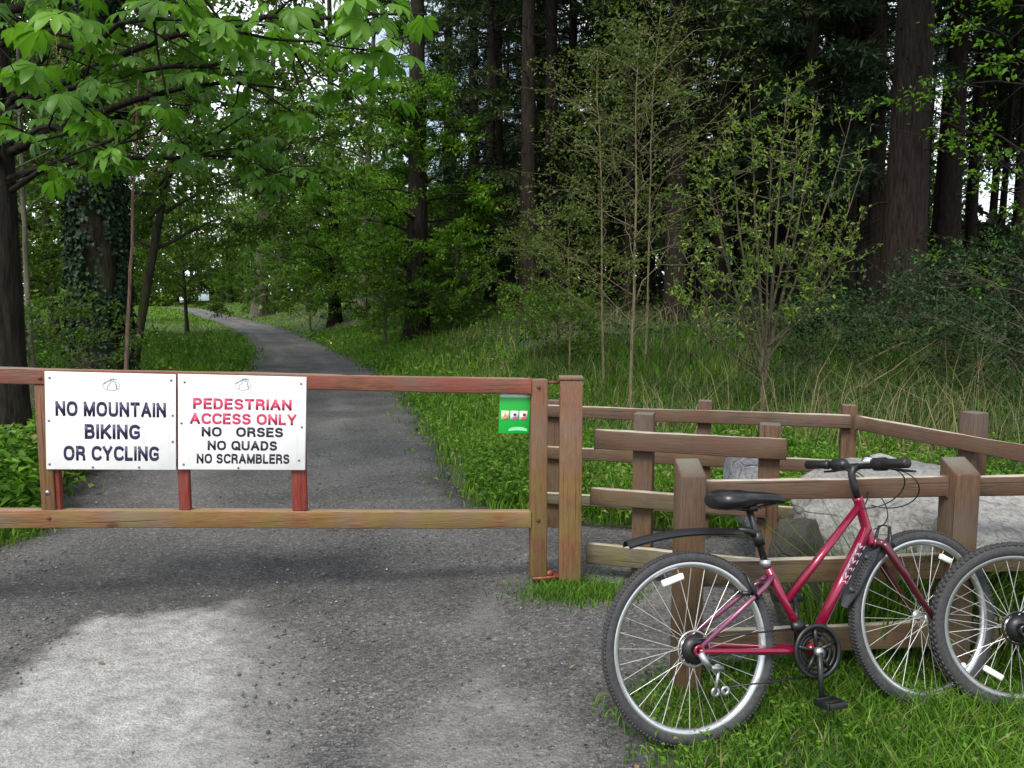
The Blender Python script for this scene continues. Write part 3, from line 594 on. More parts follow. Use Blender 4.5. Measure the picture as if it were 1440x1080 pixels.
# ------------------------------------------------------------------ bicycles
M['tyre'] = plain('black tyre rubber', (.042, .042, .045), .8, var=.3, scale=80)
M['alloy'] = plain('brushed alloy rim', (.62, .63, .65), .28, .85, var=.06)
M['alloydull'] = plain('dull grey alloy rim', (.42, .43, .44), .38, .8, var=.08)
M['spoke'] = plain('steel spoke', (.62, .62, .6), .3, .7)
M['red'] = plain('metallic red frame paint', (.23, .005, .036), .26, .25, .6, .08)
M['darkred'] = plain('dark red fork paint', (.075, .006, .014), .3, .2, .5, .1)
M['highlit'] = plain('highlit stay paint', (.22, .06, .13), .3, .35, .5, .1)  # mauve highlights on the stays painted into their base colour
M['plastic'] = plain('black plastic', (.012, .012, .013), .42)
M['vinyl'] = plain('black saddle vinyl', (.010, .010, .012), .33)
M['dkmetal'] = plain('dark metal', (.04, .04, .042), .4, .7)
M['chrome'] = plain('chrome', (.75, .75, .77), .15, 1, var=.03)
M['refl'] = plain('white reflector', (.75, .76, .74), .25, 0, .5, .05)
M['greyplastic'] = plain('grey plastic guard', (.055, .065, .075), .4)
M['blackpaint'] = plain('black frame paint', (.014, .015, .018), .3, .2, .5)
M['decal'] = plain('pale pink decal', (.62, .33, .45), .4)
M['decaldark'] = plain('dark decal band', (.05, .01, .03), .4)
def wheel(par, c, Rr, tr, tyre_knobs, rimmat, refl, seed, cass):
    s, u = c; w = MB(); rs = np.random.RandomState(seed)
    hubr = .022
    w.lathe([(.007, -.055), (.007, .055), (.0, .055)], (s, 0, u), 10, False); w.lathe([(.016, -.03), (.012, -.02), (.012, .02), (.016, .03), (.024, .031), (.024, .034), (.008, .036), (.008, -.036), (.024, -.034), (.024, -.031)], (s, 0, u), 16)
    nsp = 32; rr = Rr - tr * 2 - .016
    for k in range(nsp):
        a = 2 * np.pi * (k + .5) / nsp; sidew = .031 if k % 2 else -.031; off = (1 if (k // 2) % 2 else -1) * .62
        ha = a + off
        w.tube([(s + .022 * np.cos(ha), sidew, u + .022 * np.sin(ha)), (s + rr * np.cos(a), 0, u + rr * np.sin(a))], .0015, 5, False)
    wo = w.build('wheel', M['spoke'], par)
    k = np.linspace(0, 2 * np.pi, 13)[:-1]
    prof = [(Rr - tr + tr * np.cos(q), tr * np.sin(q) * .95) for q in k]
    t = MB(); t.lathe(prof, (s, 0, u), 96)
    n = 90 if tyre_knobs else 150
    for q in range(n):
        a = 2 * np.pi * q / n
        for ww in ((-.6, 0, .6) if tyre_knobs else (-.45, .45)):
            r0 = Rr - tr + tr * math.sqrt(max(0, 1 - ww * ww)); hgt = .0035 if tyre_knobs else .0018
            ca, sa = np.cos(a + (ww != 0) * np.pi / n), np.sin(a + (ww != 0) * np.pi / n)
            hw = Rr * np.pi / n * (.62 if tyre_knobs else .6); hz = tr * (.2 if tyre_knobs else .28)
            pts = []
            for dr in (-.004, hgt):
                for dw in (-hz, hz):
                    for dt in (-hw, hw):
                        r_ = r0 + dr; pts.append((s + r_ * ca - dt * sa, ww * tr * .95 * (1 + (dr > 0) * .1) + dw, u + r_ * sa + dt * ca))
            t.add(pts, np.array([[0, 1, 3, 2], [4, 6, 7, 5], [0, 4, 5, 1], [2, 3, 7, 6], [0, 2, 6, 4], [1, 5, 7, 3]]))
    t.build('tyre', M['tyre'], wo)
    ri = Rr - tr * 1.75
    MB().lathe([(ri + .010, -.0135), (ri + .010, .0135), (ri - .012, .0135), (ri - .021, .006), (ri - .021, -.006), (ri - .012, -.0135)], (s, 0, u), 96).build('rim', rimmat, wo, True, 0)
    for ang, rad, ln in refl:
        a = R(ang); ca, sa = np.cos(a), np.sin(a); mb = MB(); mb.box((-ln, -.012, -.012), (ln, .006, .012))
        v = mb.v[0]; x_, z_ = v[:, 0].copy(), v[:, 2].copy(); v[:, 0] = s + rad * ca - x_ * sa - z_ * ca; v[:, 2] = u + rad * sa + x_ * ca - z_ * sa
        v[:, 1] -= .02; mb.build('reflector', M['refl'], wo, False, .005)
    if cass:
        cb = MB(); cb.lathe([(.052, -.030), (.054, -.034), (.03, -.05), (.018, -.052), (.018, -.028), (.05, -.028)], (s, 0, u), 40)
        for kk in range(6): cb.lathe([(.02, -.0315 - kk * .0035), (.05 - kk * .0045, -.0315 - kk * .0035), (.05 - kk * .0045, -.033 - kk * .0035), (.02, -.033 - kk * .0035)], (s, 0, u), 36)
        cb.build('cassette', M['dkmetal'], wo)
        MB().lathe([(.058, -.0275), (.066, -.0275), (.066, -.0262), (.058, -.0262)], (s, 0, u), 40).build('spoke_guard', M['alloydull'] if cass == 1 else M['plastic'], wo)
    return wo
def bez(p0, p1, p2, p3, n=16):
    t = np.linspace(0, 1, n)[:, None]; p0, p1, p2, p3 = map(np.array, (p0, p1, p2, p3))
    return (1 - t) ** 3 * p0 + 3 * (1 - t) ** 2 * t * p1 + 3 * (1 - t) * t * t * p2 + t ** 3 * p3
def bike(loc, rot, label, fm, forkm, staym, rimm, Rr, tr, knobs, refl_r, refl_f, extras, cass, front_only=False):
    b = empty('bicycle', loc, rot, label, 'bicycle', 'bicycles propped against the near fence')
    RH, FH, BB = (.02, .345), (1.06, .34), (.514, .282)
    if Rr < .34: RH, FH, BB = (.0, Rr), (1.05, Rr), (.43, .29)
    P = lambda s, u, w=0: (s, w, u)
    wheel(b, RH, Rr, tr, knobs, rimm, refl_r, 1, cass); wheel(b, FH, Rr, tr, knobs, rimm, refl_f, 2, 0)
    fr = MB()
    fr.tube([P(.360, .618), P(*BB)], .0155, 16)                                   # seat tube
    fr.tube([P(.808, .800), P(.433, .462)], .0145, 16)                            # sloping top tube
    fr.tube([P(.832, .708), P(.545, .318)], [.0215, .0215], 18)                   # down tube
    fr.tube([P(.802, .832), P(.806, .822), P(.843, .656), P(.845, .648)], [.021, .0195, .0195, .021], 18)
    fr.tube([P(BB[0], BB[1], -.036), P(BB[0], BB[1], .036)], .021, 16)
    for w in (-1, 1): fr.tube([P(BB[0] - .02, BB[1], w * .02), P(BB[0] - .1, BB[1] + .01, w * .036), P(RH[0] + .02, RH[1] - .005, w * .062), P(RH[0], RH[1], w * .062)], [.0125, .012, .010, .009], 10)
    fr.lathe([(.012, -.07), (.022, -.07), (.022, -.062), (.012, -.062)], P(*RH), 14)
    fr.build('frame', fm, b)
    st = MB()
    for w in (-1, 1): st.tube([P(.377, .568, w * .016), P(.33, .535, w * .034), P(RH[0] + .01, RH[1] + .01, w * .06)], [.009, .009, .008], 10)
    st.tube([P(.31, .52, -.04), P(.31, .52, .04)], .006, 8); st.build('seat_stays', staym, b)
    MB().lathe([(.0155, -.016), (.021, -.016), (.021, .012), (.0155, .012)], (0, 0, 0), 16, True, 'Z').build('seat_clamp', M['alloydull'], b).location = P(.361, .618)
    MB().tube([P(.364, .60), P(.308, .835)], .0128, 12).build('seat_post', M['plastic'], b)
    # saddle
    sd = MB(); rows = []
    for s_, hw, hh, zc in ((.150, .028, .012, .862), (.156, .070, .036, .862), (.19, .094, .050, .862), (.235, .096, .052, .862), (.28, .072, .042, .862), (.33, .042, .030, .860), (.39, .028, .026, .856), (.44, .024, .022, .850), (.462, .018, .016, .842), (.468, .006, .006, .838)):
        q = np.linspace(0, 2 * np.pi, 21)[:-1]
        dip = 1 - .35 * np.exp(-(np.cos(q) / .35) ** 2) * (np.sin(q) > 0) * (s_ < .3)
        rows.append(np.stack([s_ + 0 * q, hw * np.sign(np.cos(q)) * np.abs(np.cos(q)) ** .8, zc + hh * np.sin(q) * dip * np.where(np.sin(q) < 0, .75, 1)], -1))
    m_ = 20; nn = len(rows); i = np.arange(nn - 1)[:, None] * m_; j = np.arange(m_)[None]; k = (j + 1) % m_
    vs = np.vstack(rows + [rows[0].mean(0)[None], rows[-1].mean(0)[None]])
    sd.add(vs, [np.stack([i + j, i + m_ + j, i + m_ + k, i + k], -1).reshape(-1, 4), np.array([[q, (q + 1) % m_, nn * m_] for q in range(m_)]), np.array([[(nn - 1) * m_ + (q + 1) % m_, (nn - 1) * m_ + q, nn * m_ + 1] for q in range(m_)])])
    so_ = sd.build('saddle', M['vinyl'], b); ms = so_.modifiers.new('sub', 'SUBSURF'); ms.levels = ms.render_levels = 2
    rl = MB()
    for w in (-.022, .022): rl.tube([P(.2, .845, w), P(.25, .825, w), P(.35, .825, w), P(.43, .838, w * .5)], .0035, 6)
    rl.box((.295, -.03, .815), (.33, .03, .838)); rl.build('saddle_rail', M['dkmetal'], so_)
    # fork and steering
    fo = MB()
    for w in (-1, 1): fo.tube([P(.862, .652, w * .02), P(.872, .645, w * .048), P(.95, .52, w * .052), P(1.01, .42, w * .052), P(FH[0], FH[1] + .0, w * .052)], [.013, .0165, .0155, .013, .010], 12)
    fo.tube([P(.848, .655), P(.866, .648)], .024, 12); fo.tube([P(.866, .650, -.05), P(.866, .650, .05)], .016, 12); fo.build('fork', forkm, b)
    MB().tube([P(.802, .834), P(.792, .88), P(.786, .925), P(.795, .945), P(.822, .955)], [.0135, .0135, .0145, .0155, .015], 12).build('stem', M['plastic'], b)
    hb_ = MB().tube([P(.80, .965, -.285), P(.815, .965, -.17), P(.826, .955, -.06), P(.826, .955, .06), P(.815, .965, .17), P(.80, .965, .285)], .0118, 12).build('handlebar', M['plastic'], b)
    for w in (-1, 1):
        MB().tube([P(.799, .965, w * .292), P(.799, .965, w * .288), P(.806, .965, w * .20), P(.808, .965, w * .17), P(.812, .965, w * .165)], [.015, .019, .0175, .0205, .0205], 14).build('grip', M['plastic'], hb_)
        lv = MB(); lv.tube([P(.835, .958, w * .12), P(.862, .945, w * .13), P(.862, .935, w * .2), P(.858, .932, w * .26)], [.009, .007, .0055, .0045], 8); lv.tube([P(.822, .958, w * .075), P(.826, .962, w * .09), P(.826, .962, w * .145), P(.82, .962, w * .16)], [.012, .026, .027, .018], 10); lv.build('brake_lever', M['dkmetal'], hb_)
    bl = MB(); q = np.linspace(0, np.pi / 2, 7); bl.lathe([(.024 * np.cos(a), .02 * np.sin(a)) for a in q], (0, 0, 0), 20, False, 'Z')
    bl_ = bl.build('bell', M['chrome'], hb_); bl_.location = P(.82, .975, -.06)
    cb = MB()
    for p in (bez(P(.86, .945, -.13), P(1.0, .90, -.24), P(.99, .74, -.1), P(.84, .80, -.03)), bez(P(.86, .94, .13), P(1.0, .87, .1), P(1.02, .72, .0), P(.88, .70, .02)),
              bez(P(.86, .945, -.12), P(.96, .92, -.18), P(.96, .78, -.05), P(.81, .79, -.02)), bez(P(.86, .94, .12), P(.98, .93, .1), P(.93, .78, .06), P(.8, .78, .02))): cb.tube(p, .0026, 6)
    cb.tube([P(.806, .80, .019), P(.433, .475, .019)], .0022, 5); cb.tube([P(.433, .475, .019), P(.37, .55, .01), P(.30, .56, .02)], .0022, 5)
    cb.tube([P(.83, .70, -.024), P(.56, .33, -.024), P(BB[0], BB[1] - .025, -.024), P(.12, .325, -.068), P(.04, .31, -.075)], .002, 5)
    cb.build('brake_cables', M['plastic'], b)
    for nm, (cx, cu), sg in (('brake_caliper', (.268, .545), 1), ('brake_caliper', (.905, .665), -1)):
        bc = MB()
        for w in (-1, 1):
            bc.tube([P(cx + sg * .02, cu - .05, w * .045), P(cx, cu, w * .04), P(cx - sg * .012, cu + .045, w * .03)], [.008, .007, .005], 8)
            bc.box((cx - .032, w * .024 - .006, cu - .035), (cx + .028, w * .024 + .006, cu - .02))
        bc.tube([P(cx - sg * .012, cu + .045, -.03), P(cx - sg * .012, cu + .05, 0), P(cx - sg * .012, cu + .045, .03)], .003, 6); bc.build(nm, M['dkmetal'], b)
    # crankset
    cr = MB(); c3 = P(*BB)
    cr.lathe([(.086, -.062), (.101, -.062), (.101, -.052), (.086, -.052)], c3, 56)
    for r_, w_ in ((.088, -.050), (.072, -.044), (.056, -.038)): cr.lathe([(r_ - .012, w_), (r_, w_), (r_, w_ + .002), (r_ - .012, w_ + .002)], c3, 48)
    for k in range(5):
        a = 2 * np.pi * k / 5 + .3; cr.tube([P(BB[0] + .01 * np.cos(a), BB[1] + .01 * np.sin(a), -.05), P(BB[0] + .088 * np.cos(a), BB[1] + .088 * np.sin(a), -.05)], .008, 6)
    cs = cr.build('crankset', M['dkmetal'], b)
    MB().lathe([(.0, -.078), (.016, -.076), (.018, -.05), (.0, -.05)], c3, 16, False).build('crank_cap', M['alloydull'], cs)
    for w, d_ in ((-1, -1), (1, 1)):
        e = (BB[0] - .02 * (1 if d_ < 0 else -1), BB[1] + d_ * .165)
        MB().tube([P(*BB, w * .066), P((BB[0] + e[0]) / 2, (BB[1] + e[1]) / 2, w * .074), P(*e, w * .082)], [.013, .011, .010], 10).build('crank_arm', M['dkmetal'] if w > 0 else M['plastic'], cs)
        pd = MB(); ex, eu = e
        pd.tube([P(ex, eu, w * .078), P(ex, eu, w * .175)], .008, 8)
        for dx in (-.042, .034): pd.box((ex + dx, min(w * .09, w * .172), eu - .012), (ex + dx + .008, max(w * .09, w * .172), eu + .012))
        for ww in (.09, .168): pd.box((ex - .033, min(w * ww, w * (ww + .008)), eu - .011), (ex + .033, max(w * ww, w * (ww + .008)), eu + .011))
        pd.box((ex - .033, min(w * .12, w * .142), eu - .009), (ex + .033, max(w * .12, w * .142), eu + .009)); pd.build('pedal', M['plastic'], cs, False, .002)
    ch = MB(); ch.tube([P(BB[0], BB[1] + .09, -.045), P(RH[0], RH[1] + .036, -.045)], .0035, 6); ch.tube([P(BB[0] - .01, BB[1] - .09, -.045), P(RH[0] + .10, RH[1] - .145, -.045)], .0035, 6)
    ch.build('chain', M['dkmetal'], b)
    rd = MB(); rd.tube([P(RH[0], RH[1] - .005, -.072), P(RH[0] + .012, RH[1] - .035, -.08), P(RH[0] + .03, RH[1] - .06, -.078)], [.013, .013, .010], 10); rd.tube([P(RH[0] + .02, RH[1] - .058, -.075), P(RH[0] + .085, RH[1] - .07, -.07)], .009, 8)
    rd.tube([P(RH[0] + .075, RH[1] - .072, -.06), P(RH[0] + .055, RH[1] - .16, -.052)], .006, 8)
    for dx, du in ((.075, -.075), (.06, -.155), (.1, -.155)): rd.lathe([(.006, -.052), (.018, -.052), (.018, -.045), (.006, -.045)], P(RH[0] + dx, RH[1] + du), 14)
    rd.build('rear_derailleur', M['alloydull'], b)
    fd = MB(); fd.box((.425, -.055, .365), (.475, -.03, .395)); fd.tube([P(.47, .36, -.03), P(.462, .395, -.02)], .02, 10); fd.build('front_derailleur', M['dkmetal'], b)
    if extras:
        mg = MB(); t = np.linspace(0, 1, 18); sx = .275 - .48 * t; uu = .748 + .05 * t - .052 * t * t * 1.0 + .0 ; uu = .75 + .03 * np.sin(t * np.pi * .75) - .025 * t ** 2
        hw = np.interp(t, [0, .15, .35, 1], [.014, .026, .034, .032]); rows = []
        for w in (-1, -.5, 0, .5, 1): rows.append(np.stack([sx, hw * w, uu - .020 * w * w], -1))
        V_ = np.stack(rows, 1).reshape(-1, 3); V2 = V_ - np.array([0, 0, .007]); n_ = len(t)
        f_ = np.array([[q * 5 + z, q * 5 + z + 1, q * 5 + z + 6, q * 5 + z + 5] for q in range(n_ - 1) for z in range(4)])
        mg.add(V_, f_); mg.add(V2, f_[:, ::-1])
        mg.tube([P(.335, .725), P(.30, .742), P(.255, .752)], [.019, .014, .010], 10); mg.tube([P(.345, .685), P(.333, .735)], .02, 12); mg.build('mudguard', M['plastic'], b)
        dg = MB(); dv = np.array([-.287, -.39]); dv = dv / np.linalg.norm(dv); pn = np.array([.39, -.287]) / .484; rows = []; t = np.linspace(0, 1, 10)
        base_ = np.array([.853, .662]); hw = np.interp(t, [0, .2, .8, 1], [.034, .05, .042, .02])
        for w in (-1, -.5, 0, .5, 1):
            pp = base_ + np.outer(t * .29, dv) + pn * (.03 - .012 * (w * w)); rows.append(np.stack([pp[:, 0], hw * w, pp[:, 1]], -1))
        V_ = np.stack(rows, 1).reshape(-1, 3); f_ = np.array([[q * 5 + z, q * 5 + z + 1, q * 5 + z + 6, q * 5 + z + 5] for q in range(9) for z in range(4)]); dg.add(V_, f_); dg.add(V_ + np.array([pn[0] * -.004, 0, pn[1] * -.004]), f_[:, ::-1])
        for q in (.25, .75):
            c_ = base_ + dv * .29 * q; dg.tube([(c_[0], 0, c_[1]), (c_[0] + pn[0] * .028, 0, c_[1] + pn[1] * .028)], .008, 8)
        dg.build('down_tube_guard', M['greyplastic'], b)
        # graffiti style lettering on the down tube, hugging the tube's near side
        dk = MB(); A = np.array([.832, .708]); B_ = np.array([.545, .318]); ax = (B_ - A) / np.linalg.norm(B_ - A); pr_ = np.array([-ax[1], ax[0]])
        def on(t_, h_, lift=.0005):
            p_ = A + ax * t_; phi = h_ / .0215; return (p_[0] + pr_[0] * .0215 * np.sin(phi), -(.0215 + lift) * np.cos(phi), p_[1] + pr_[1] * .0215 * np.sin(phi))
        tt = np.linspace(.075, .225, 12); hh = np.linspace(-.02, .02, 9); V_ = np.array([on(a, h, .0006) for a in tt for h in hh]); dk.add(V_, np.array([[q * 9 + z, q * 9 + z + 1, q * 9 + z + 10, q * 9 + z + 9] for q in range(11) for z in range(8)]))
        db = dk.build('decal_band', M['decaldark'], b)
        lt = MB(); rs = np.random.RandomState(5)
        for gsx, gl in ((.07, .024), (.100, .03), (.133, .03), (.166, .03), (.2, .03), (.225, .026)):
            pts = [(gsx, -.016), (gsx + gl * .8, -.012), (gsx + gl * .35, .0), (gsx + gl * .9, .006), (gsx + gl * .1, .012), (gsx + gl * .75, .017)]
            if rs.rand() < .5: pts = [(a, -h) for a, h in pts]
            P3 = []
            for (a0, h0), (a1, h1) in zip(pts[:-1], pts[1:]): P3 += [on(a0 + (a1 - a0) * q, h0 + (h1 - h0) * q, .0012) for q in (0, .5)]
            lt.tube(P3, .0024, 5)
        lt.build('lettering', M['decal'], db)
    return b
bike((.651, 2.735, .0), (R(-12), 0, R(16.4)), 'red bicycle with sloping top tube and black mudguard, leaning on the near fence', M['red'], M['darkred'], M['highlit'], M['alloy'], .345, .0225, False, [(104, .258, .045)], [(62, .25, .03), (-62, .25, .045)], True, 1)
bike((1.975, 2.99, -.005), (R(-9), 0, R(-2)), 'black bicycle with knobbly tyres, its rear wheel overlapping the red bicycle at the right edge', M['blackpaint'], M['blackpaint'], M['blackpaint'], M['alloydull'], .327, .027, True, [(-120, .2, .04)], [(60, .24, .03)], False, 2)
#%%PART3
# ------------------------------------------------------------------ trees
def curve(p0, p1, rs, wob, n=9, sag=0):
    t = np.linspace(0, 1, n)[:, None]; p0, p1 = np.array(p0, float), np.array(p1, float)
    d = np.linalg.norm(p1 - p0); w = np.cumsum(rs.normal(0, wob * d / n, (n, 3)), 0); w -= w[-1] * t
    return p0 + (p1 - p0) * t + w - np.array([0, 0, 1]) * sag * d * (4 * t * (1 - t))
def trunk_mesh(name, H, r, rs, lean=(0, 0), wob=.05, flare=1.6, taper=.35, seg=14, mat=None, limbs=(), bumps=.08):
    mb = MB(); n = 22; t = np.linspace(0, 1, n) ** 1.3
    pts = np.stack([lean[0] * t + np.cumsum(rs.normal(0, wob * .12, n)) * t, lean[1] * t + np.cumsum(rs.normal(0, wob * .12, n)) * t, t * (H + .4) - .4], -1)
    rad = r * (1 - (1 - taper) * t) * (1 + (flare - 1) * np.exp(-np.maximum(pts[:, 2], 0) / (.9 * r + .15))) * (1 + rs.normal(0, bumps * .3, n))
    mb.tube(pts, rad, seg)
    for l, rr in limbs: mb.tube(l, rr, 6, False)
    return mb, pts
def mesh_of(mb, name, mat):
    o = mb.build(name, mat); me = o.data; bpy.data.objects.remove(o); return me
def conifer_parts(seed, H, r, z0, Lmax, nb, mat, dens=1.0, dead=30, droop=.35):
    """one fir or pine: trunk with dead stubs, crown of drooping boughs set with needle sprays"""
    rs = np.random.RandomState(seed); mb, tp = trunk_mesh('trunk', H, r, rs, (rs.normal(0, .3), rs.normal(0, .3)), .05, 1.35, .12, 14)
    ax = lambda z: np.array([np.interp(z, tp[:, 2], tp[:, 0]), np.interp(z, tp[:, 2], tp[:, 1]), z])
    for k in range(dead):
        z = rs.uniform(1.5, z0 + 2); a = rs.uniform(0, 6.28); L = rs.uniform(.3, 1.6); p = ax(z)
        mb.tube([p, p + np.array([np.cos(a), np.sin(a), -.1]) * L * .5, p + np.array([np.cos(a + .2), np.sin(a + .2), -.3]) * L], [.02, .014, .005], 4, False)
    cr = MB()
    for k in range(nb):
        u = (k + rs.uniform(0, 1)) / nb; z = z0 + (H - z0) * u ** 1.1; a = rs.uniform(0, 6.28)
        L = Lmax * (1 - u) ** .7 * rs.uniform(.55, 1.1) * (.55 + .45 * min(1, u * 6)) + .3
        p = ax(z); d = np.array([np.cos(a), np.sin(a), 0]); n_ = 8; t = np.linspace(0, 1, n_)
        B = p + d * (t * L)[:, None] + np.array([0, 0, 1]) * (.18 * t * L - droop * L * t ** 2 * rs.uniform(.6, 1.4))[:, None] + np.cumsum(rs.normal(0, .03 * L / 2, (n_, 3)), 0)
        mb.tube(B, np.linspace(.012 * L + .008, .005, n_), 4, False)
        nt_ = max(5, int(13 * L * dens ** .5)); ts = rs.uniform(.18, 1, nt_) ** .85; C0 = np.stack([np.interp(ts, t, B[:, q]) for q in range(3)], -1)
        sg = np.where(rs.uniform(0, 1, nt_) < .5, 1, -1); sidev = np.array([-d[1], d[0], 0])
        td = d * rs.uniform(.25, .9, nt_)[:, None] + sidev * (sg * rs.uniform(.4, 1, nt_))[:, None] + np.array([0, 0, 1]) * rs.normal(-.15, .18, nt_)[:, None]
        tl = (.25 + .32 * L * (1.05 - ts) * rs.uniform(.5, 1.2, nt_)); m_ = max(4, int(9 * dens ** .5))
        q = rs.uniform(.05, 1, (nt_, m_)); C = (C0[:, None] + td[:, None] * (q * tl[:, None])[..., None] + np.array([0, 0, -.25]) * ((q * tl[:, None]) ** 2)[..., None]).reshape(-1, 3)
        dd = np.repeat(td, m_, 0) + rs.normal(0, .45, (nt_ * m_, 3)); nn = len(C)
        cr.leaves(C, dd, rs.normal(0, .4, (nn, 3)) + np.array([0, 0, 1]), rs.uniform(.14, .32, nn), rs.uniform(.035, .07, nn), np.clip(rs.normal(.45 + .3 * (rs.rand() - .5), .25, nn), 0, 1), .1)
    return mb, cr
def broad_parts(seed, H, r, zb, Rc, nl, leaf, lean=(0, 0), nlimb=16, flat=.5, twr=.35, taper=.25, sub=4, asc=(-.1, .5), th=None):
    rs = np.random.RandomState(seed); limbs = []; C = []; D = []
    mb, tp = trunk_mesh('trunk', th or H * .93, r, rs, lean, .12, 1.5, taper, 14)
    ax = lambda z: np.array([np.interp(z, tp[:, 2], tp[:, 0]), np.interp(z, tp[:, 2], tp[:, 1]), z])
    per = max(1, nl // (nlimb * sub * 3))
    for k in range(nlimb):
        u = (k + rs.uniform(0, 1)) / nlimb; z = zb + (H - zb) * u * .93; a = k * 2.4 + rs.uniform(-.5, .5)
        prof = math.sin(math.pi * min(1, .18 + .8 * u)) ** .6; L = Rc * prof * rs.uniform(.7, 1.15)
        p = ax(z); e = p + np.array([np.cos(a) * L, np.sin(a) * L, L * rs.uniform(*asc) - .1 * (asc[0] < 0)])
        l = curve(p, e, rs, .2, 8, -.06); limbs.append((l, np.linspace(min(.05 * L * .35 + .012, (.4 if r > .06 else .26) * r), min(.008, .12 * r), 8)))
        for s_ in range(sub):
            q = rs.uniform(.25, 1); b0 = np.array([np.interp(q, np.linspace(0, 1, 8), l[:, i]) for i in range(3)])
            dv = (e - p) / L * .6 + rs.normal(0, .6, 3) * np.array([1, 1, .5]); b1 = b0 + dv * L * .45
            tw = curve(b0, b1, rs, .22, 5, .04); limbs.append((tw, np.linspace(min(.010, .14 * r), min(.004, .07 * r), 5)))
            for g in range(3):
                f0 = rs.uniform(.2, 1); c0 = np.array([np.interp(f0, np.linspace(0, 1, 5), tw[:, i]) for i in range(3)])
                dv2 = dv * .4 + rs.normal(0, .7, 3) * np.array([1, 1, .45]); dv2 /= np.linalg.norm(dv2); ln = twr * rs.uniform(.6, 1.5)
                tt = rs.uniform(0, 1, per)[:, None]; C.append(c0 + dv2 * tt * ln * 1.6 + rs.normal(0, twr * .22, (per, 3)) * np.array([1, 1, .55])); D.append(dv2 + rs.normal(0, .8, (per, 3)) + np.array([0, 0, -.25]))
    for l, rr in limbs: mb.tube(l, rr, 5, False)
    C = np.concatenate(C); D = np.concatenate(D); n = len(C); cr = MB()
    cl = fbm(C[:, 0] + C[:, 2] * .6, C[:, 1] - C[:, 2] * .4, 1.0, seed) - .5
    cr.leaves(C, D, rs.normal(0, flat, (n, 3)) + np.array([0, 0, 1]), leaf * rs.uniform(.6, 1.3, n), leaf * .62 * rs.uniform(.7, 1.2, n), np.clip(.45 + cl * .9 + rs.normal(0, .2, n), 0, 1))
    return mb, cr
LIB = {}
def lib(key, fn, tm, cm):
    mb, cr = fn(); LIB[key] = (mesh_of(mb, 'trunk', tm), mesh_of(cr, 'crown', cm))
def plant(name, key, loc, label, cat, group=None, sc=1.0, szr=1.0, rz=0, tilt=(0, 0), crown='crown'):
    o = empty(name, loc, (tilt[0], tilt[1], rz), label, cat, group); t, c = LIB[key]
    inst('trunk', t, o, scale=(sc * szr, sc * szr, sc)); inst(crown, c, o, scale=(sc, sc, sc)); return o
def base(px, d): x = (px - 720) / 1130 * (d * 1.0056 + .1); return (x, d, float(G(x, d)) - .05)

lib('firA', lambda: conifer_parts(1, 22, .3, 3.2, 3.6, 120, M['con'], 1.2), M['bark'], M['con'])
lib('firB', lambda: conifer_parts(2, 24, .34, 5.0, 3.4, 105, M['con'], 1.1, 45), M['barkred'], M['con2'])
lib('firC', lambda: conifer_parts(3, 20, .22, 2.0, 3.0, 120, M['con'], 1.1, 20), M['bark'], M['con2'])
lib('tallfir', lambda: conifer_parts(4, 27, .45, 8.5, 4.2, 95, M['con'], 1.2, 60), M['barkred'], M['con'])
lib('pole', lambda: conifer_parts(5, 25, .25, 10.5, 2.8, 70, M['con'], 1.0, 50), M['barkred'], M['con'])
lib('pine', lambda: conifer_parts(6, 19, .4, 8.0, 3.6, 70, M['con2'], 1.2, 14, .1), M['barkpale'], M['con2'])
rt = random.Random(5)
firs = [  # px of the base, distance, kind, scale, trunk width factor, tilt, label
 (945, 20, 'firB', .95, .85, (0, .01), 'dark conifer with a flared foot standing behind the sallow bush'),
 (1006, 25, 'tallfir', .95, .62, (0, 0), 'tall straight conifer seen above the top of the sallow bush'),
 (1258, 17, 'tallfir', 1.05, .95, (0, -.012), 'thickest conifer trunk, bare and dark, at the right of the clearing'),
 (1238, 18.5, 'pole', .95, .75, (0, .012), 'slim bare conifer trunk close against the left of the thickest trunk'),
 (1318, 23, 'tallfir', .95, .85, (0, -.02), 'second thickest bare conifer trunk, just right of the thickest one'),
 (1350, 29, 'pole', 1, .8, (0, 0), 'slim bare conifer trunk bordering the bright sky gap on its left'),
 (1391, 33, 'pole', 1, .6, (0, .01), 'thin bare conifer trunk standing inside the bright sky gap'),
 (1412, 36, 'pole', 1, .62, (0, 0), 'thin bare conifer trunk splitting the right of the sky gap'),
 (1428, 13, 'tallfir', .9, .55, (0, .01), 'grey brown conifer trunk at the right edge of the photo'),
 (1462, 24, 'tallfir', .95, .7, (0, 0), 'bare conifer just beyond the right edge trunk'),
 (665, 33, 'firA', 1, .9, (0, .01), 'dark conifer right of the bushy leaved tree'),
 (722, 27, 'firC', .9, .75, (0, -.12), 'slender dark conifer leaning to the right in mid wood'),
 (800, 29, 'firB', .95, .7, (0, 0), 'dark conifer directly behind the thin birch sapling, to its left'),
 (838, 36, 'firA', 1.05, .9, (0, 0), 'conifer deep in the wood behind the birch sapling'),
 (1075, 27, 'firB', 1.0, .9, (0, .01), 'dark boughed conifer behind the middle of the sallow bush'),
 (1130, 23, 'firA', 1.0, .8, (0, 0), 'dark boughed conifer behind the right of the sallow bush'),
 (1180, 30, 'pole', 1, .9, (0, 0), 'bare conifer between the sallow bush and the thickest trunk'),
 (880, 26, 'firC', 1.05, .7, (0, .02), 'bushy dark conifer behind the birch sapling, to its right')]
for px, d, k, sc, zr, tl, lb in firs: plant('conifer_tree', k, base(px, d), lb, 'tree', 'conifers with trunks one can tell apart', sc, zr, rt.uniform(0, 6), tl)
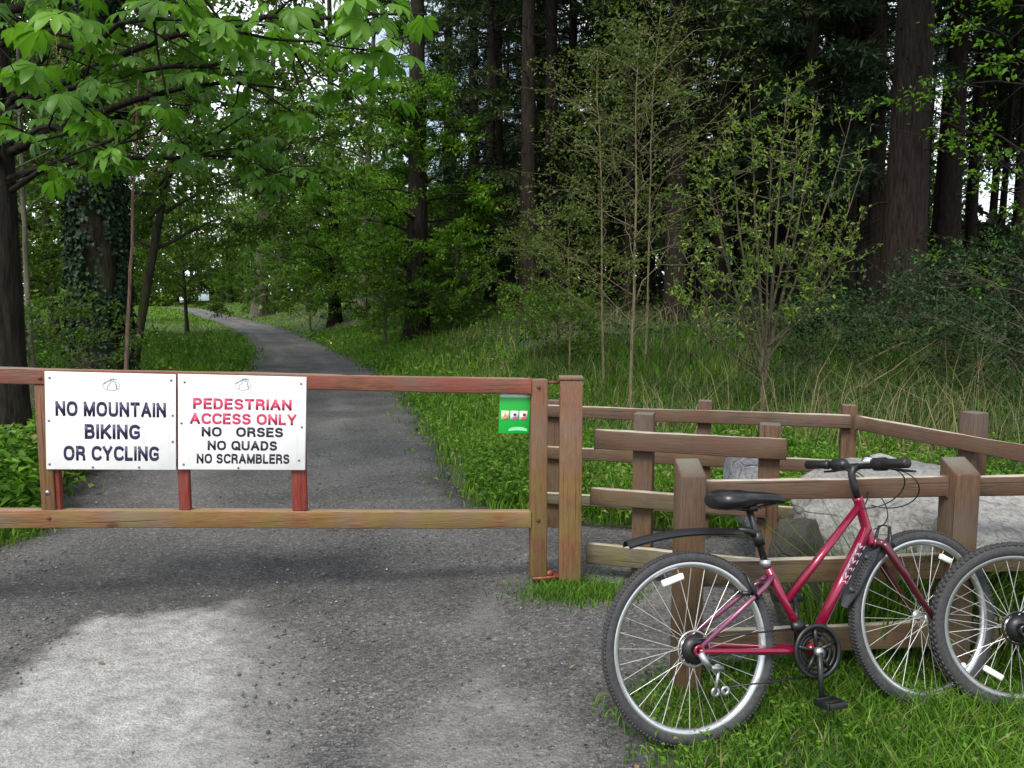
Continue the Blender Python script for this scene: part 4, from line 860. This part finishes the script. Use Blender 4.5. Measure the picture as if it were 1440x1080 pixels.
deep = [(632, 37), (690, 30), (760, 31), (775, 26), (700, 36), (860, 31), (905, 29), (1035, 28), (1055, 24), (1105, 26), (1155, 28), (1200, 24), (1222, 22), (980, 28), (742, 24), (705, 42), (760, 38), (770, 50), (820, 47), (870, 44), (910, 36), (960, 33), (985, 42), (1030, 35), (1050, 47), (1100, 40), (1150, 36), (1170, 45), (1215, 27), (1212, 40), (1285, 30), (1255, 40), (1300, 45), (1330, 38),
        (1480, 30), (1520, 22), (1560, 30), (1600, 19), (1500, 42), (720, 60), (800, 62), (880, 58), (960, 55), (1040, 60), (1120, 56), (1200, 54), (1640, 26), (1285, 56), (1180, 24), (1090, 32), (1345, 42), (1378, 44), (1422, 41), (1440, 37), (1450, 46), (1470, 38)]
for q, (px, d) in enumerate(deep):
    k = 'pole' if q < 15 else (['firA', 'firB', 'firC', 'firA'][q % 4]) if px < 1160 else ('pole' if px < 1460 else 'tallfir')
    plant('conifer_tree', k, base(px, d), 'dark conifer deep in the wood, one of many alike behind the clearing', 'tree', 'dark conifers deep in the wood', rt.uniform(.9, 1.15), rt.uniform(.55, 1.15), rt.uniform(0, 6), (rt.uniform(-.02, .02), rt.uniform(-.02, .02)))

lib('beech', lambda: broad_parts(11, 14, .2, 1.4, 4.0, 24000, .14, (.4, .2), 30, .5, .5), M['barkivy'], M['broad'])
lib('beechlow', lambda: broad_parts(12, 11, .11, 1.1, 3.4, 25000, .115, (-.3, .2), 30, .5, .45), M['barkivy'], M['broad'])
lib('beechhang', lambda: broad_parts(17, 11, .10, 2.3, 3.6, 26000, .115, (2.2, .4), 30, .5, .45), M['barkivy'], M['broad'])
lib('bright', lambda: broad_parts(13, 8.2, .30, .7, 2.3, 20000, .13, (.1, .1), 38, .45, .45, .25, 4, (-.1, .5), 17), M['bark'], M['bright'])
lib('brightlow', lambda: broad_parts(14, 8, .09, .6, 2.6, 20000, .13, (.3, 0), 26, .5, .4), M['barkpale'], M['bright'])
lib('pale', lambda: broad_parts(15, 17, .25, 4.0, 4.2, 24000, .15, (1.1, .3), 26, .5, .5), M['barkpale'], M['broad'])
broads = [
 ('broadleaf_tree', 'bright', (588, 25), 1.0, 1.25, 0, 'bright leaved tree with a dark trunk standing right of the path'),
 ('broadleaf_tree', 'pale', (510, 35), .95, .9, 0, 'pale grey leaning trunk with leafy crown beside the path'),
 ('broadleaf_tree', 'bright', (474, 38), 1.0, 1.0, 1, 'dark trunked leafy tree behind the pale leaning trunk, to its left'),
 ('broadleaf_tree', 'beechhang', (182, 16), 1.0, 1.0, 0, 'mid green low branched tree hanging over the left verge'),
 ('broadleaf_tree', 'beech', (150, 29), 1.0, 1.0, 3, 'leafy tree behind the low branched tree on the left verge'),
 ('broadleaf_tree', 'beech', (85, 22), 1.0, .7, 4, 'leafy tree behind the two big left trunks'),
 ('broadleaf_tree', 'beechlow', (20, 17), 1.0, .8, 5, 'dense leafy tree at the far left edge'),
 ('broadleaf_tree', 'beechlow', (268, 37), 1.05, .8, 0, 'leafy tree left of the path, before its bend'),
 ('broadleaf_tree', 'brightlow', (640, 29), .6, 1, 1, 'young bright leaved tree right of the dark trunk by the path'),
 ('broadleaf_tree', 'brightlow', (545, 30), .75, 1, 3, 'young bright leaved tree between pale leaning trunk and dark trunk'),
 ('broadleaf_tree', 'beech', (440, 52), 1.0, 1, 2, 'distant leafy tree right of the path bend'),
 ('broadleaf_tree', 'pale', (60, 48), 1.0, 1, 3, 'distant pale trunked tree behind the left trunks'),
 ('broadleaf_tree', 'bright', (330, 104), 1.0, 1, 2, 'distant bright leaved tree behind the path bend'),
 ('broadleaf_tree', 'beech', (550, 58), 1.0, 1, 2, 'distant leafy tree behind the pale leaning trunk'),
 ('broadleaf_tree', 'pale', (395, 66), 1.0, 1, 1, 'distant pale trunked tree right of the leaning pine'),
 ('broadleaf_tree', 'beech', (-60, 26), 1.0, 1, 1, 'leafy tree filling the left edge behind the chestnut')]
for nm, k, (px, d), sc, zr, rz, lb in broads: plant(nm, k, base(px, d), lb, 'tree', 'leafy trees along the path', sc, zr, rz * 1.05)
plant('pine_tree', 'pine', base(368, 66), 'leaning pale barked pine right of the path bend', 'tree', None, 1.35, 1.2, .4, (0, .09))
plant('pine_tree', 'pine', base(640, 40), 'pine with an airy crown above the bright leaved tree', 'tree', None, .95, .7, 2.0, (0, .0))

# ivy clad trunk on the left
def ivy_on(par, tp_r, H, n, seed, tilt=0):
    rs = np.random.RandomState(seed); z = rs.uniform(.0, H, n) ** 1.0; a = rs.uniform(0, 6.283, n); cl = fbm(a * 2, z, .8, seed)
    k = rs.uniform(0, 1, n) < ss(.28, .5, cl) * (1 - .75 * (z < .9)); z, a = z[k], a[k]; n = len(z)
    r = np.interp(z, *tp_r) + rs.uniform(.0, .12, n) * (.5 + fbm(a * 2, z, .5, seed + 2)); dn = np.stack([np.cos(a), np.sin(a), 0 * a], -1)
    mb = MB(); mb.leaves(dn * r[:, None] + np.stack([0 * z + tilt * z, 0 * z, z], -1), np.array([0, 0, -1.]) + rs.normal(0, .5, (n, 3)) + dn * .3, dn + rs.normal(0, .35, (n, 3)), rs.uniform(.05, .10, n), rs.uniform(.05, .09, n), rs.uniform(0, 1, n) ** 1.5)
    return mb.build('ivy', M['ivy'], par)
rs = np.random.RandomState(31)
iv = empty('ivy_clad_tree', base(146, 13.5), (0, 0, 0), 'broad ivy clad trunk behind the left white sign', 'tree')
mb, tp = trunk_mesh('trunk', 15, .34, rs, (.5, .2), .06, 1.35, .45); mb.build('trunk', M['barkivy'], iv)
ivy_on(iv, ([0, 1, 4, 8], [.46, .40, .36, .32]), 8, 30000, 33, .035)
_, cr = broad_parts(16, 15, .34, 3.6, 4.0, 26000, .13, (.5, .2), 26); cr.build('crown', M['broad'], iv)
# chestnut tree at the left edge: palmate leaves on limbs that reach out over the gate
ch = empty('chestnut_tree', base(22, 7.6), (0, 0, 0), 'dark horse chestnut at the left edge with big bright leaves hanging over the gate', 'tree')
cb_ = np.array(ch.location); rs = np.random.RandomState(41)
mb, tp = trunk_mesh('trunk', 10, .155, rs, (.15, 0), .06, 1.5, .5); limbs = []
def palmate(mb, c, d, nrm, L, rs, tint):
    d = d / np.linalg.norm(d); nrm = nrm - d * (nrm @ d); nrm /= np.linalg.norm(nrm) + 1e-9; sd_ = np.cross(nrm, d)
    for k, (ang, sc) in enumerate(((-100, .55), (-66, .8), (-33, .95), (0, 1), (33, .95), (66, .8), (100, .55))):
        a = R(ang + rs.normal(0, 4)); dd = d * math.cos(a) + sd_ * math.sin(a); ss_ = np.cross(nrm, dd); l = L * sc * rs.uniform(.9, 1.1); w = l * .2; dr = -nrm
        pts = []
        for t, ww, dz in ((.0, .04, 0), (.35, .55, .05), (.68, 1, .18), (.86, .72, .31), (1.0, .0, .46)):
            m_ = c + dd * l * t + dr * l * dz; up = nrm * w * ww * .3
            pts += [m_ - ss_ * w * ww + up, m_, m_ + ss_ * w * ww + up]
        f = [[3 * q + e, 3 * q + e + 1, 3 * q + e + 4, 3 * q + e + 3] for q in range(4) for e in (0, 1)]
        mb.add(pts, np.array(f), np.clip(tint + rs.normal(0, .06), 0, 1))
lf = MB()
def spray(px, py, Y, n, spread, L=.16, tint=.6):
    c = at(px, py, Y) - cb_
    for k in range(max(2, int(n * .8)) if Y < 5.3 else int(n * 1.6)):
        o = c + rs.normal(0, spread, 3) * np.array([1, 1, .7]); az = rs.uniform(0, 6.28); d = np.array([np.cos(az), np.sin(az) - .25, rs.uniform(-.75, -.1)])
        palmate(lf, o, d, np.array([rs.normal(0, .3), rs.normal(-.25, .3), 1.0]), L * rs.uniform(.75, 1.15), rs, tint + rs.normal(0, .12)); tw = o - d * .12 + np.array([0, 0, .03]); mb.tube([o, tw], [.003, .004], 4, False)
for px, py, Y, n, s_, L in ((30, 15, 4.6, 5, .13, .16), (100, 45, 4.4, 4, .08, .17), (60, 75, 5, 4, .14, .16), (30, 110, 4.8, 5, .12, .16), (95, 140, 4.6, 4, .08, .16), (128, 112, 4.6, 2, .05, .15), (150, 170, 4.5, 2, .03, .15), (152, 215, 4.5, 2, .03, .15), (115, 165, 4.8, 3, .08, .15),
                            (265, 8, 4.4, 4, .1, .17), (300, 30, 4.3, 3, .07, .17), (330, 55, 4.4, 2, .05, .17), (240, 25, 4.9, 5, .14, .15), (400, 10, 4.6, 4, .11, .16), (430, 45, 4.5, 3, .08, .16), (455, 55, 4.9, 3, .1, .15), (510, 20, 4.6, 6, .13, .15), (545, 45, 4.7, 6, .12, .14), (545, 85, 4.8, 5, .1, .13), (580, 8, 4.8, 5, .13, .14), (490, 70, 5.1, 5, .12, .13), (500, 112, 5.2, 3, .07, .12), (520, -5, 4.5, 6, .13, .15), (470, 0, 4.6, 4, .1, .15),
                            (180, 60, 6.2, 9, .3, .14), (250, 90, 6.6, 9, .35, .13), (330, 120, 6.8, 7, .3, .13), (200, 140, 6.6, 10, .35, .13), (120, 190, 6.9, 7, .28, .12), (290, 185, 6.9, 8, .28, .12), (375, 235, 6.6, 7, .14, .12), (400, 260, 6.7, 4, .1, .11), (330, 215, 6.9, 6, .2, .12), (370, 60, 6.0, 7, .25, .13), (60, 190, 6.4, 7, .22, .13), (200, 200, 7, 8, .28, .11), (10, 50, 6.2, 9, .25, .14), (160, 15, 6.0, 9, .3, .14), (210, -30, 5.4, 10, .4, .15), (380, -40, 5.2, 12, .4, .15), (90, -50, 5.5, 12, .4, .15), (540, -50, 5.2, 10, .35, .15)):
    spray(px, py, Y, n, s_, L * (.98 if Y < 5.3 else 1.05), .66 if Y < 5.3 else .3)  # near leaves lit, deeper ones shaded, both put into the tint
top_ = lambda z: np.array([np.interp(z, tp[:, 2], tp[:, 0]), np.interp(z, tp[:, 2], tp[:, 1]), z])
for z0, tg, r0 in ((3.2, (600, 20, 4.7), .04), (3.0, (430, 130, 6.2), .045), (2.7, (410, 250, 6.6), .035), (3.4, (320, 40, 4.4), .035), (2.9, (155, 200, 4.5), .03), (4.2, (540, -60, 5.2), .04), (3.6, (100, 30, 4.4), .03), (3.3, (560, 100, 5.4), .03), (2.6, (215, 190, 7.0), .03), (4.4, (0, -60, 5.4), .04)):
    e = at(*tg) - cb_; l = curve(top_(z0), e, rs, .10, 12, -.05); limbs.append(l); mb.tube(l, np.linspace(r0, .006, 12), 7, False)
    for k in range(7):
        q = rs.randint(4, 12); d_ = rs.normal(0, .35, 3) * np.array([1, .7, .6]); t2 = curve(l[q], l[q] + d_ + (l[-1] - l[-2]) * .5, rs, .12, 5); mb.tube(t2, np.linspace(.009, .004, 5), 5, False)
        for g in range(2): palmate(lf, t2[-1] + rs.normal(0, .05, 3), np.array([rs.normal(), rs.normal() - .3, rs.uniform(-.7, 0)]), np.array([rs.normal(0, .35), rs.normal(-.15, .3), 1.]), rs.uniform(.11, .16), rs, .45)
for k in range(380):                     # upper crown, above the picture
    o = np.array([rs.uniform(-2.5, 4.2), rs.uniform(-2.6, 2.2), rs.uniform(4.6, 8.5)]); palmate(lf, o, np.array([rs.normal(), rs.normal(), -.4]), np.array([rs.normal(0, .3), rs.normal(0, .3), 1.]), .16, rs, .5)
mb.build('trunk', M['bark'], ch); lf.build('crown', M['chest'], ch)
fl = MB(); c = at(80, 75, 4.7) - cb_
for k in range(60): z = rs.uniform(0, 1); a = rs.uniform(0, 6.28); r_ = .03 * (1 - z) + .006; fl.leaves([c + np.array([r_ * np.cos(a), r_ * np.sin(a), z * .17 - .08])], np.array([[np.cos(a), np.sin(a), .6]]), np.array([[0, 0, 1.]]), .012, .01, .9)
fl.tube([c - [0, 0, .1], c + [0, 0, .09]], .002, 4); fl.build('flower_spike', M['straw'], ch)
# saplings and bushes
def sapling(name, px, d, H, r, mat, lm, nl, leaf, label, cat, lean=(0, 0), zb=1.2, Rc=1.0, seed=1, nlimb=22, asc=(.25, .9), rz=0, twr=.2, sub=4):
    o = empty(name, base(px, d), (0, 0, rz), label, cat); rs = np.random.RandomState(seed)
    mb, cr = broad_parts(seed, H, r, zb, Rc, nl, leaf, lean, nlimb, .7, twr, .2, sub, asc); mb.build('trunk', mat, o); cr.build('crown', lm, o); return o
sapling('birch_sapling', 884, 10.3, 5.2, .026, M['birch'], M['olive'], 3200, .056, 'thin pale stemmed birch sapling with sparse olive leaves behind the rear fence', 'sapling', (.12, .1), 1.1, 1.2, 51, 26)
sapling('birch_sapling', 850, 12.5, 5.6, .022, M['birch'], M['olive'], 2400, .056, 'fainter birch sapling with olive leaves just left of the pale stemmed one', 'sapling', (-.2, .1), 1.0, 1.2, 52, 22)
sapling('birch_sapling', 905, 13.5, 6.4, .022, M['birch'], M['olive'], 2300, .056, 'taller thin birch sapling just right of the pale stemmed one', 'sapling', (.1, .1), 2.0, 1.4, 53, 24)
sapling('birch_sapling', 800, 14, 3.0, .02, M['birch'], M['olive'], 3400, .06, 'low olive leaved birch sapling left of the other birch stems', 'sapling', (.1, .1), .5, 1.0, 54, 20)
sapling('young_tree', 172, 9.5, 5.5, .03, M['redsap'], M['broad'], 2500, .08, 'thin reddish stem leaning beside the ivy clad trunk', 'sapling', (.45, .1), 2.6, 1.0, 55, 14)
sapling('young_tree', 52, 10.5, 7, .045, M['barkpale'], M['broad'], 3500, .09, 'thin grey stem between the two dark left trunks', 'sapling', (.05, .1), 2.4, 1.5, 56, 16)
sapling('young_tree', 1492, 9.0, 6, .06, M['bark'], M['bright'], 4000, .065, 'young bright leaved tree reaching in at the right edge', 'sapling', (-.2, .1), 1.4, 1.7, 57, 26)
sapling('young_tree', 1462, 7.6, 2.2, .02, M['twig'], M['bramble'], 1300, .045, 'dark green bushy sapling at the right edge above the side fence', 'sapling', (-.1, .1), .3, 1.0, 58, 22)
sapling('young_tree', 1385, 11.0, 1.3, .02, M['twig'], M['bramble'], 2200, .06, 'dark green understory bush below the sky gap', 'bush', (-.1, .1), .2, 1.2, 59, 22)
sapling('young_tree', 1392, 13.5, 2.0, .02, M['twig'], M['bramble'], 2400, .08, 'leafy understory sapling standing below the bright sky gap', 'sapling', (0, .1), .3, 1.3, 70, 24)
sapling('bush', 640, 24, 3.0, .05, M['twig'], M['bright'], 3500, .1, 'bright green bush right of the dark trunk by the path', 'bush', (.1, .1), .2, 1.2, 60, 22)
sapling('bush', 745, 21, 2.6, .03, M['twig'], M['olive'], 2600, .09, 'pale yellow green bush at the edge of the dark wood', 'bush', (.1, .1), .3, 1.0, 61, 16)
sapling('bush', 780, 15.5, 1.25, .03, M['twig'], M['bright'], 3000, .075, 'low light green bush in the rough grass left of the birch saplings', 'bush', (.1, .1), .1, 1.0, 62, 18)
sapling('bush', 545, 24, 2.2, .04, M['twig'], M['broad'], 3500, .09, 'mid green bush left of the dark trunk by the path', 'bush', (0, 0), .2, 1.6, 63, 18)
sapling('bush', 378, 63, 4.2, .05, M['twig'], M['broad'], 3500, .14, 'dark bush at the foot of the leaning pine', 'bush', (0, 0), .2, 2.2, 64, 18)
sapling('bush', 440, 36, 2.4, .05, M['twig'], M['bright'], 3000, .12, 'green bush on the verge right of the path bend', 'bush', (0, 0), .2, 2.0, 65, 18)
sapling('bush', 1120, 13, .65, .02, M['twig'], M['bramble'], 3000, .07, 'dark bramble mound right of the sallow bush', 'bush', (0, 0), .1, 1.5, 66, 20)
sapling('bush', 1215, 14.5, .65, .02, M['twig'], M['bramble'], 3000, .07, 'dark bramble mound at the foot of the thickest conifer trunk', 'bush', (0, 0), .1, 1.6, 67, 20)
sapling('bush', 1320, 12, .6, .02, M['twig'], M['bramble'], 2600, .07, 'dark bramble mound behind the side fence', 'bush', (0, 0), .1, 1.4, 68, 20)
sapling('bush', 60, 11, 1.3, .03, M['twig'], M['broad'], 3500, .07, 'shady bush between the left trunks', 'bush', (0, 0), .1, 1.2, 69, 18)
# sallow bush: several stems fanning out from a low fork
sw = empty('sallow_bush', base(1072, 9.8), (0, 0, 0), 'tall many stemmed sallow with fresh yellow green leaves behind the rear fence', 'bush')
sb_ = np.array(sw.location); rs = np.random.RandomState(77); mb = MB(); C = []; D = []
fork = at(1072, 492, 9.8) - sb_
mb.tube(curve((0, 0, -.1), fork, rs, .05, 6), np.linspace(.036, .03, 6), 9)
ends = [(960, 330, 9.5, .02), (985, 215, 9.6, .026), (1025, 170, 9.9, .026), (1060, 130, 9.9, .03), (1105, 110, 9.8, .03), (1150, 140, 9.8, .028), (1205, 150, 9.9, .022), (1210, 235, 9.6, .02), (1195, 340, 9.7, .018), (1010, 270, 9.2, .02), (1130, 200, 9.3, .022), (1085, 210, 9.2, .022), (950, 420, 9.5, .014), (1165, 400, 9.5, .014)]
def cv2(p0, p1, bow, n=10):
    t = np.linspace(0, 1, n)[:, None]; p0, p1 = np.array(p0), np.array(p1); h = np.array([p1[0] - p0[0], p1[1] - p0[1], 0])
    return p0 + (p1 - p0) * t + h * (bow * np.sin(np.pi * t)) + np.cumsum(rs.normal(0, .012, (n, 3)), 0) * t
for px, py, Y, r0 in ends:
    e = at(px, py, Y) - sb_; st = fork if rs.rand() < .65 else np.array([0, 0, fork[2] * rs.uniform(.5, .9)]); l = cv2(st, e, .12)
    mb.tube(l, np.linspace(r0 * .85, .004, 10), 7, False)
    for k in range(20):
        q = rs.uniform(.36, 1); b0 = np.array([np.interp(q, np.linspace(0, 1, 10), l[:, i]) for i in range(3)]); b1 = b0 + rs.normal(0, .24, 3) * np.array([1, 1, .4]) + np.array([0, 0, rs.uniform(.1, .5)]) * (1.1 - q * .5)
        tw = cv2(b0, b1, .2, 6); mb.tube(tw, np.linspace(.007, .003, 6), 5, False); n = rs.randint(10, 20); tq = rs.uniform(.15, 1, n)
        C.append(np.stack([np.interp(tq, np.linspace(0, 1, 6), tw[:, i]) for i in range(3)], -1) + rs.normal(0, .018, (n, 3))); D.append(rs.normal(0, .8, (n, 3)) + (b1 - b0) * 1.2 + np.array([0, 0, .25]))
C = np.concatenate(C); D = np.concatenate(D); n = len(C)
mb.build('stems', M['twig'], sw); MB().leaves(C, D, rs.normal(0, .7, (n, 3)) + np.array([0, 0, 1]), rs.uniform(.035, .085, n), rs.uniform(.018, .036, n), np.clip(rs.normal(.5, .25, n), 0, 1)).build('leaves', M['willow'], sw)
# docks and nettles by the left end of the gate
for (px, py, Y, n, s_), lb in zip(((28, 700, 6.6, 20, .24), (62, 690, 7.2, 14, .2), (-20, 705, 6.3, 18, .25)), ('broad leaved light green weed seen under the top rail at the left of the gate', 'smaller leafy weed close to the left gate stile', 'leafy weed at the left edge below the gate')):
    c = at(px, py, Y); c[2] = float(G(c[0], c[1])); o = empty('leafy_weed', c, (0, 0, 0), lb, 'plant'); lfm = MB(); stm = MB()
    for k in range(n):
        a = rs.uniform(0, 6.28); h = rs.uniform(.12, .55); rr = s_ * rs.uniform(.2, 1); b1 = np.array([np.cos(a) * rr * .5, np.sin(a) * rr * .5, h]); stm.tube([(0, 0, -.02), b1 * [.5, .5, .6], b1], [.005, .004, .003], 5, False)
        for g in range(3): a2_ = a + rs.normal(0, .9); lfm.leaves([b1 * (1 - .18 * g)], np.array([[np.cos(a2_), np.sin(a2_), rs.uniform(-.2, .5)]]), np.array([[rs.normal(0, .2), rs.normal(0, .2) - .2, 1.]]), rs.uniform(.1, .19), rs.uniform(.05, .085), rs.uniform(.4, .9))
    stm.build('stem', M['broad'], o); lfm.build('leaves', M['bright'], o)
# fallen sticks, a far notice and a scrap of litter
for (p, q, r_), lb in zip((((1205, 515, 12.5), (1278, 478, 13.5), .03), ((1215, 545, 11), (1330, 470, 12), .012)), ('pale fallen branch lying against the bramble mound', 'thin pale stick slanting through the brambles')):
    a_, b_ = at(*p), at(*q); md = (a_ + b_) / 2; tag(MB().tube(curve(a_ - md, b_ - md, rs, .04, 7), np.linspace(r_, r_ * .5, 7), 7).build('fallen_branch', M['birch']), lb, 'branch').location = md
nb = base(292, 98); no = empty('notice_board', nb, (0, 0, .2), 'far pale notice board on two legs beside the sunny end of the path', 'notice')
MB().box((-.6, -.04, .9), (.6, .04, 1.75)).build('board', plain('pale blue notice', (.42, .55, .62), .4), no, False, .01)
for x in (-.5, .5): MB().box((x - .05, .041, -.1), (x + .05, .12, 1.7)).build('leg', M['barkpale'], no, False)
li = at(466, 484, 27.5); li[2] = float(G(li[0], li[1])) + .06
lit = MB().lathe([(0, -.03), (.05, -.02), (.055, .03), (.0, .05)], (0, 0, 0), 8, False, 'Z').build('litter', M['signwhite']); lit.location = li; tag(lit, 'white scrap of litter on the grass verge right of the path', 'litter')

# the wood beyond, which reads as one mass
rs = np.random.RandomState(91); fm = MB(); ft = MB()
C = []; n = 0
for k in range(150):
    d = rs.uniform(72, 120); px = rs.uniform(-350, 1335); x = (px - 720) / 1130 * d; H = rs.uniform(11, 20); R_ = rs.uniform(2.5, 4.5); z0 = rs.uniform(1.5, 5) if not 180 < px < 320 else rs.uniform(3.5, 6)
    if 40 < px < 340 and d < 108: continue
    g0 = float(G(x, d)); ft.tube([(x, d, g0 - .2), (x + rs.normal(0, .3), d, g0 + H * .5), (x, d, g0 + H * .9)], [.28, .2, .06], 6, False)
    m_ = 420; v = unit(rs, m_) * (rs.uniform(.2, 1, m_) ** .5)[:, None]; C.append(np.array([x, d, g0 + (z0 + H) / 2]) + v * np.array([R_, R_, (H - z0) / 2]) + rs.normal(0, .3, (m_, 3)))
def mass(n, px0, px1, d0, d1, z0, z1, gap=None):
    d = rs.uniform(d0, d1, n * 3); px = rs.uniform(px0, px1, n * 3); x = (px - 720) / 1130 * d; z = rs.uniform(z0, z1, n * 3); k = rs.uniform(0, 1, n * 3) < ss(.30, .5, fbm(x * .6 + d * .3, z, 2.2, 7)) * (1 - .55 * z / z1)
    x, d, z = x[k][:n], d[k][:n], z[k][:n]; return np.stack([x, d, G(x, d) + z], -1)
C.append(mass(10000, -250, 20, 44, 66, 0, 8)); C.append(mass(9000, 345, 610, 62, 84, 0, 8)); C2 = np.concatenate([mass(20000, 60, 350, 112, 128, 0, 14), mass(12000, 60, 350, 114, 128, 0, 4.5)])
C = np.concatenate(C); n = len(C); cl = fbm(C[:, 0] * .5, C[:, 1] * .5 + C[:, 2], 3, 5)
fm.leaves(C, unit(rs, n), unit(rs, n) + np.array([0, 0, .8]), rs.uniform(.35, .75, n), rs.uniform(.2, .45, n), np.clip(cl + rs.normal(0, .2, n), 0, 1))
fg_ = MB(); n = len(C2); fg_.leaves(C2, unit(rs, n), unit(rs, n) + np.array([0, 0, .8]), rs.uniform(.4, .9, n), rs.uniform(.25, .5, n), np.clip(rs.normal(.4, .3, n), 0, 1)); fg_.build('far_sunny_hedge', M['willow'], kind='stuff')  # lighter leaf colour stands in for sunlight on the far hedge
fc = MB(); C = np.concatenate([mass(7000, 560, 760, 48, 62, 0, 7), mass(13000, 750, 1345, 46, 62, 0, 9), mass(3500, 590, 1345, 40, 46, 0, 2.5), mass(7000, 1425, 1900, 40, 60, 0, 14), mass(2500, 1345, 1425, 34, 46, 0, 3.5), mass(5000, 1345, 1430, 44, 60, 8.5, 17)]); n = len(C)
fc.leaves(C, unit(rs, n) * [1, 1, .6], unit(rs, n) * .5 + np.array([0, 0, .8]), rs.uniform(.4, 1.0, n), rs.uniform(.12, .28, n), np.clip(rs.normal(.4, .25, n), 0, 1))
fc.build('far_conifer_wood', M['con2'], kind='stuff')
fw_ = fm.build('far_woodland', M['broad'], kind='stuff'); ft.build('far_trunks', M['bark'], kind='stuff')
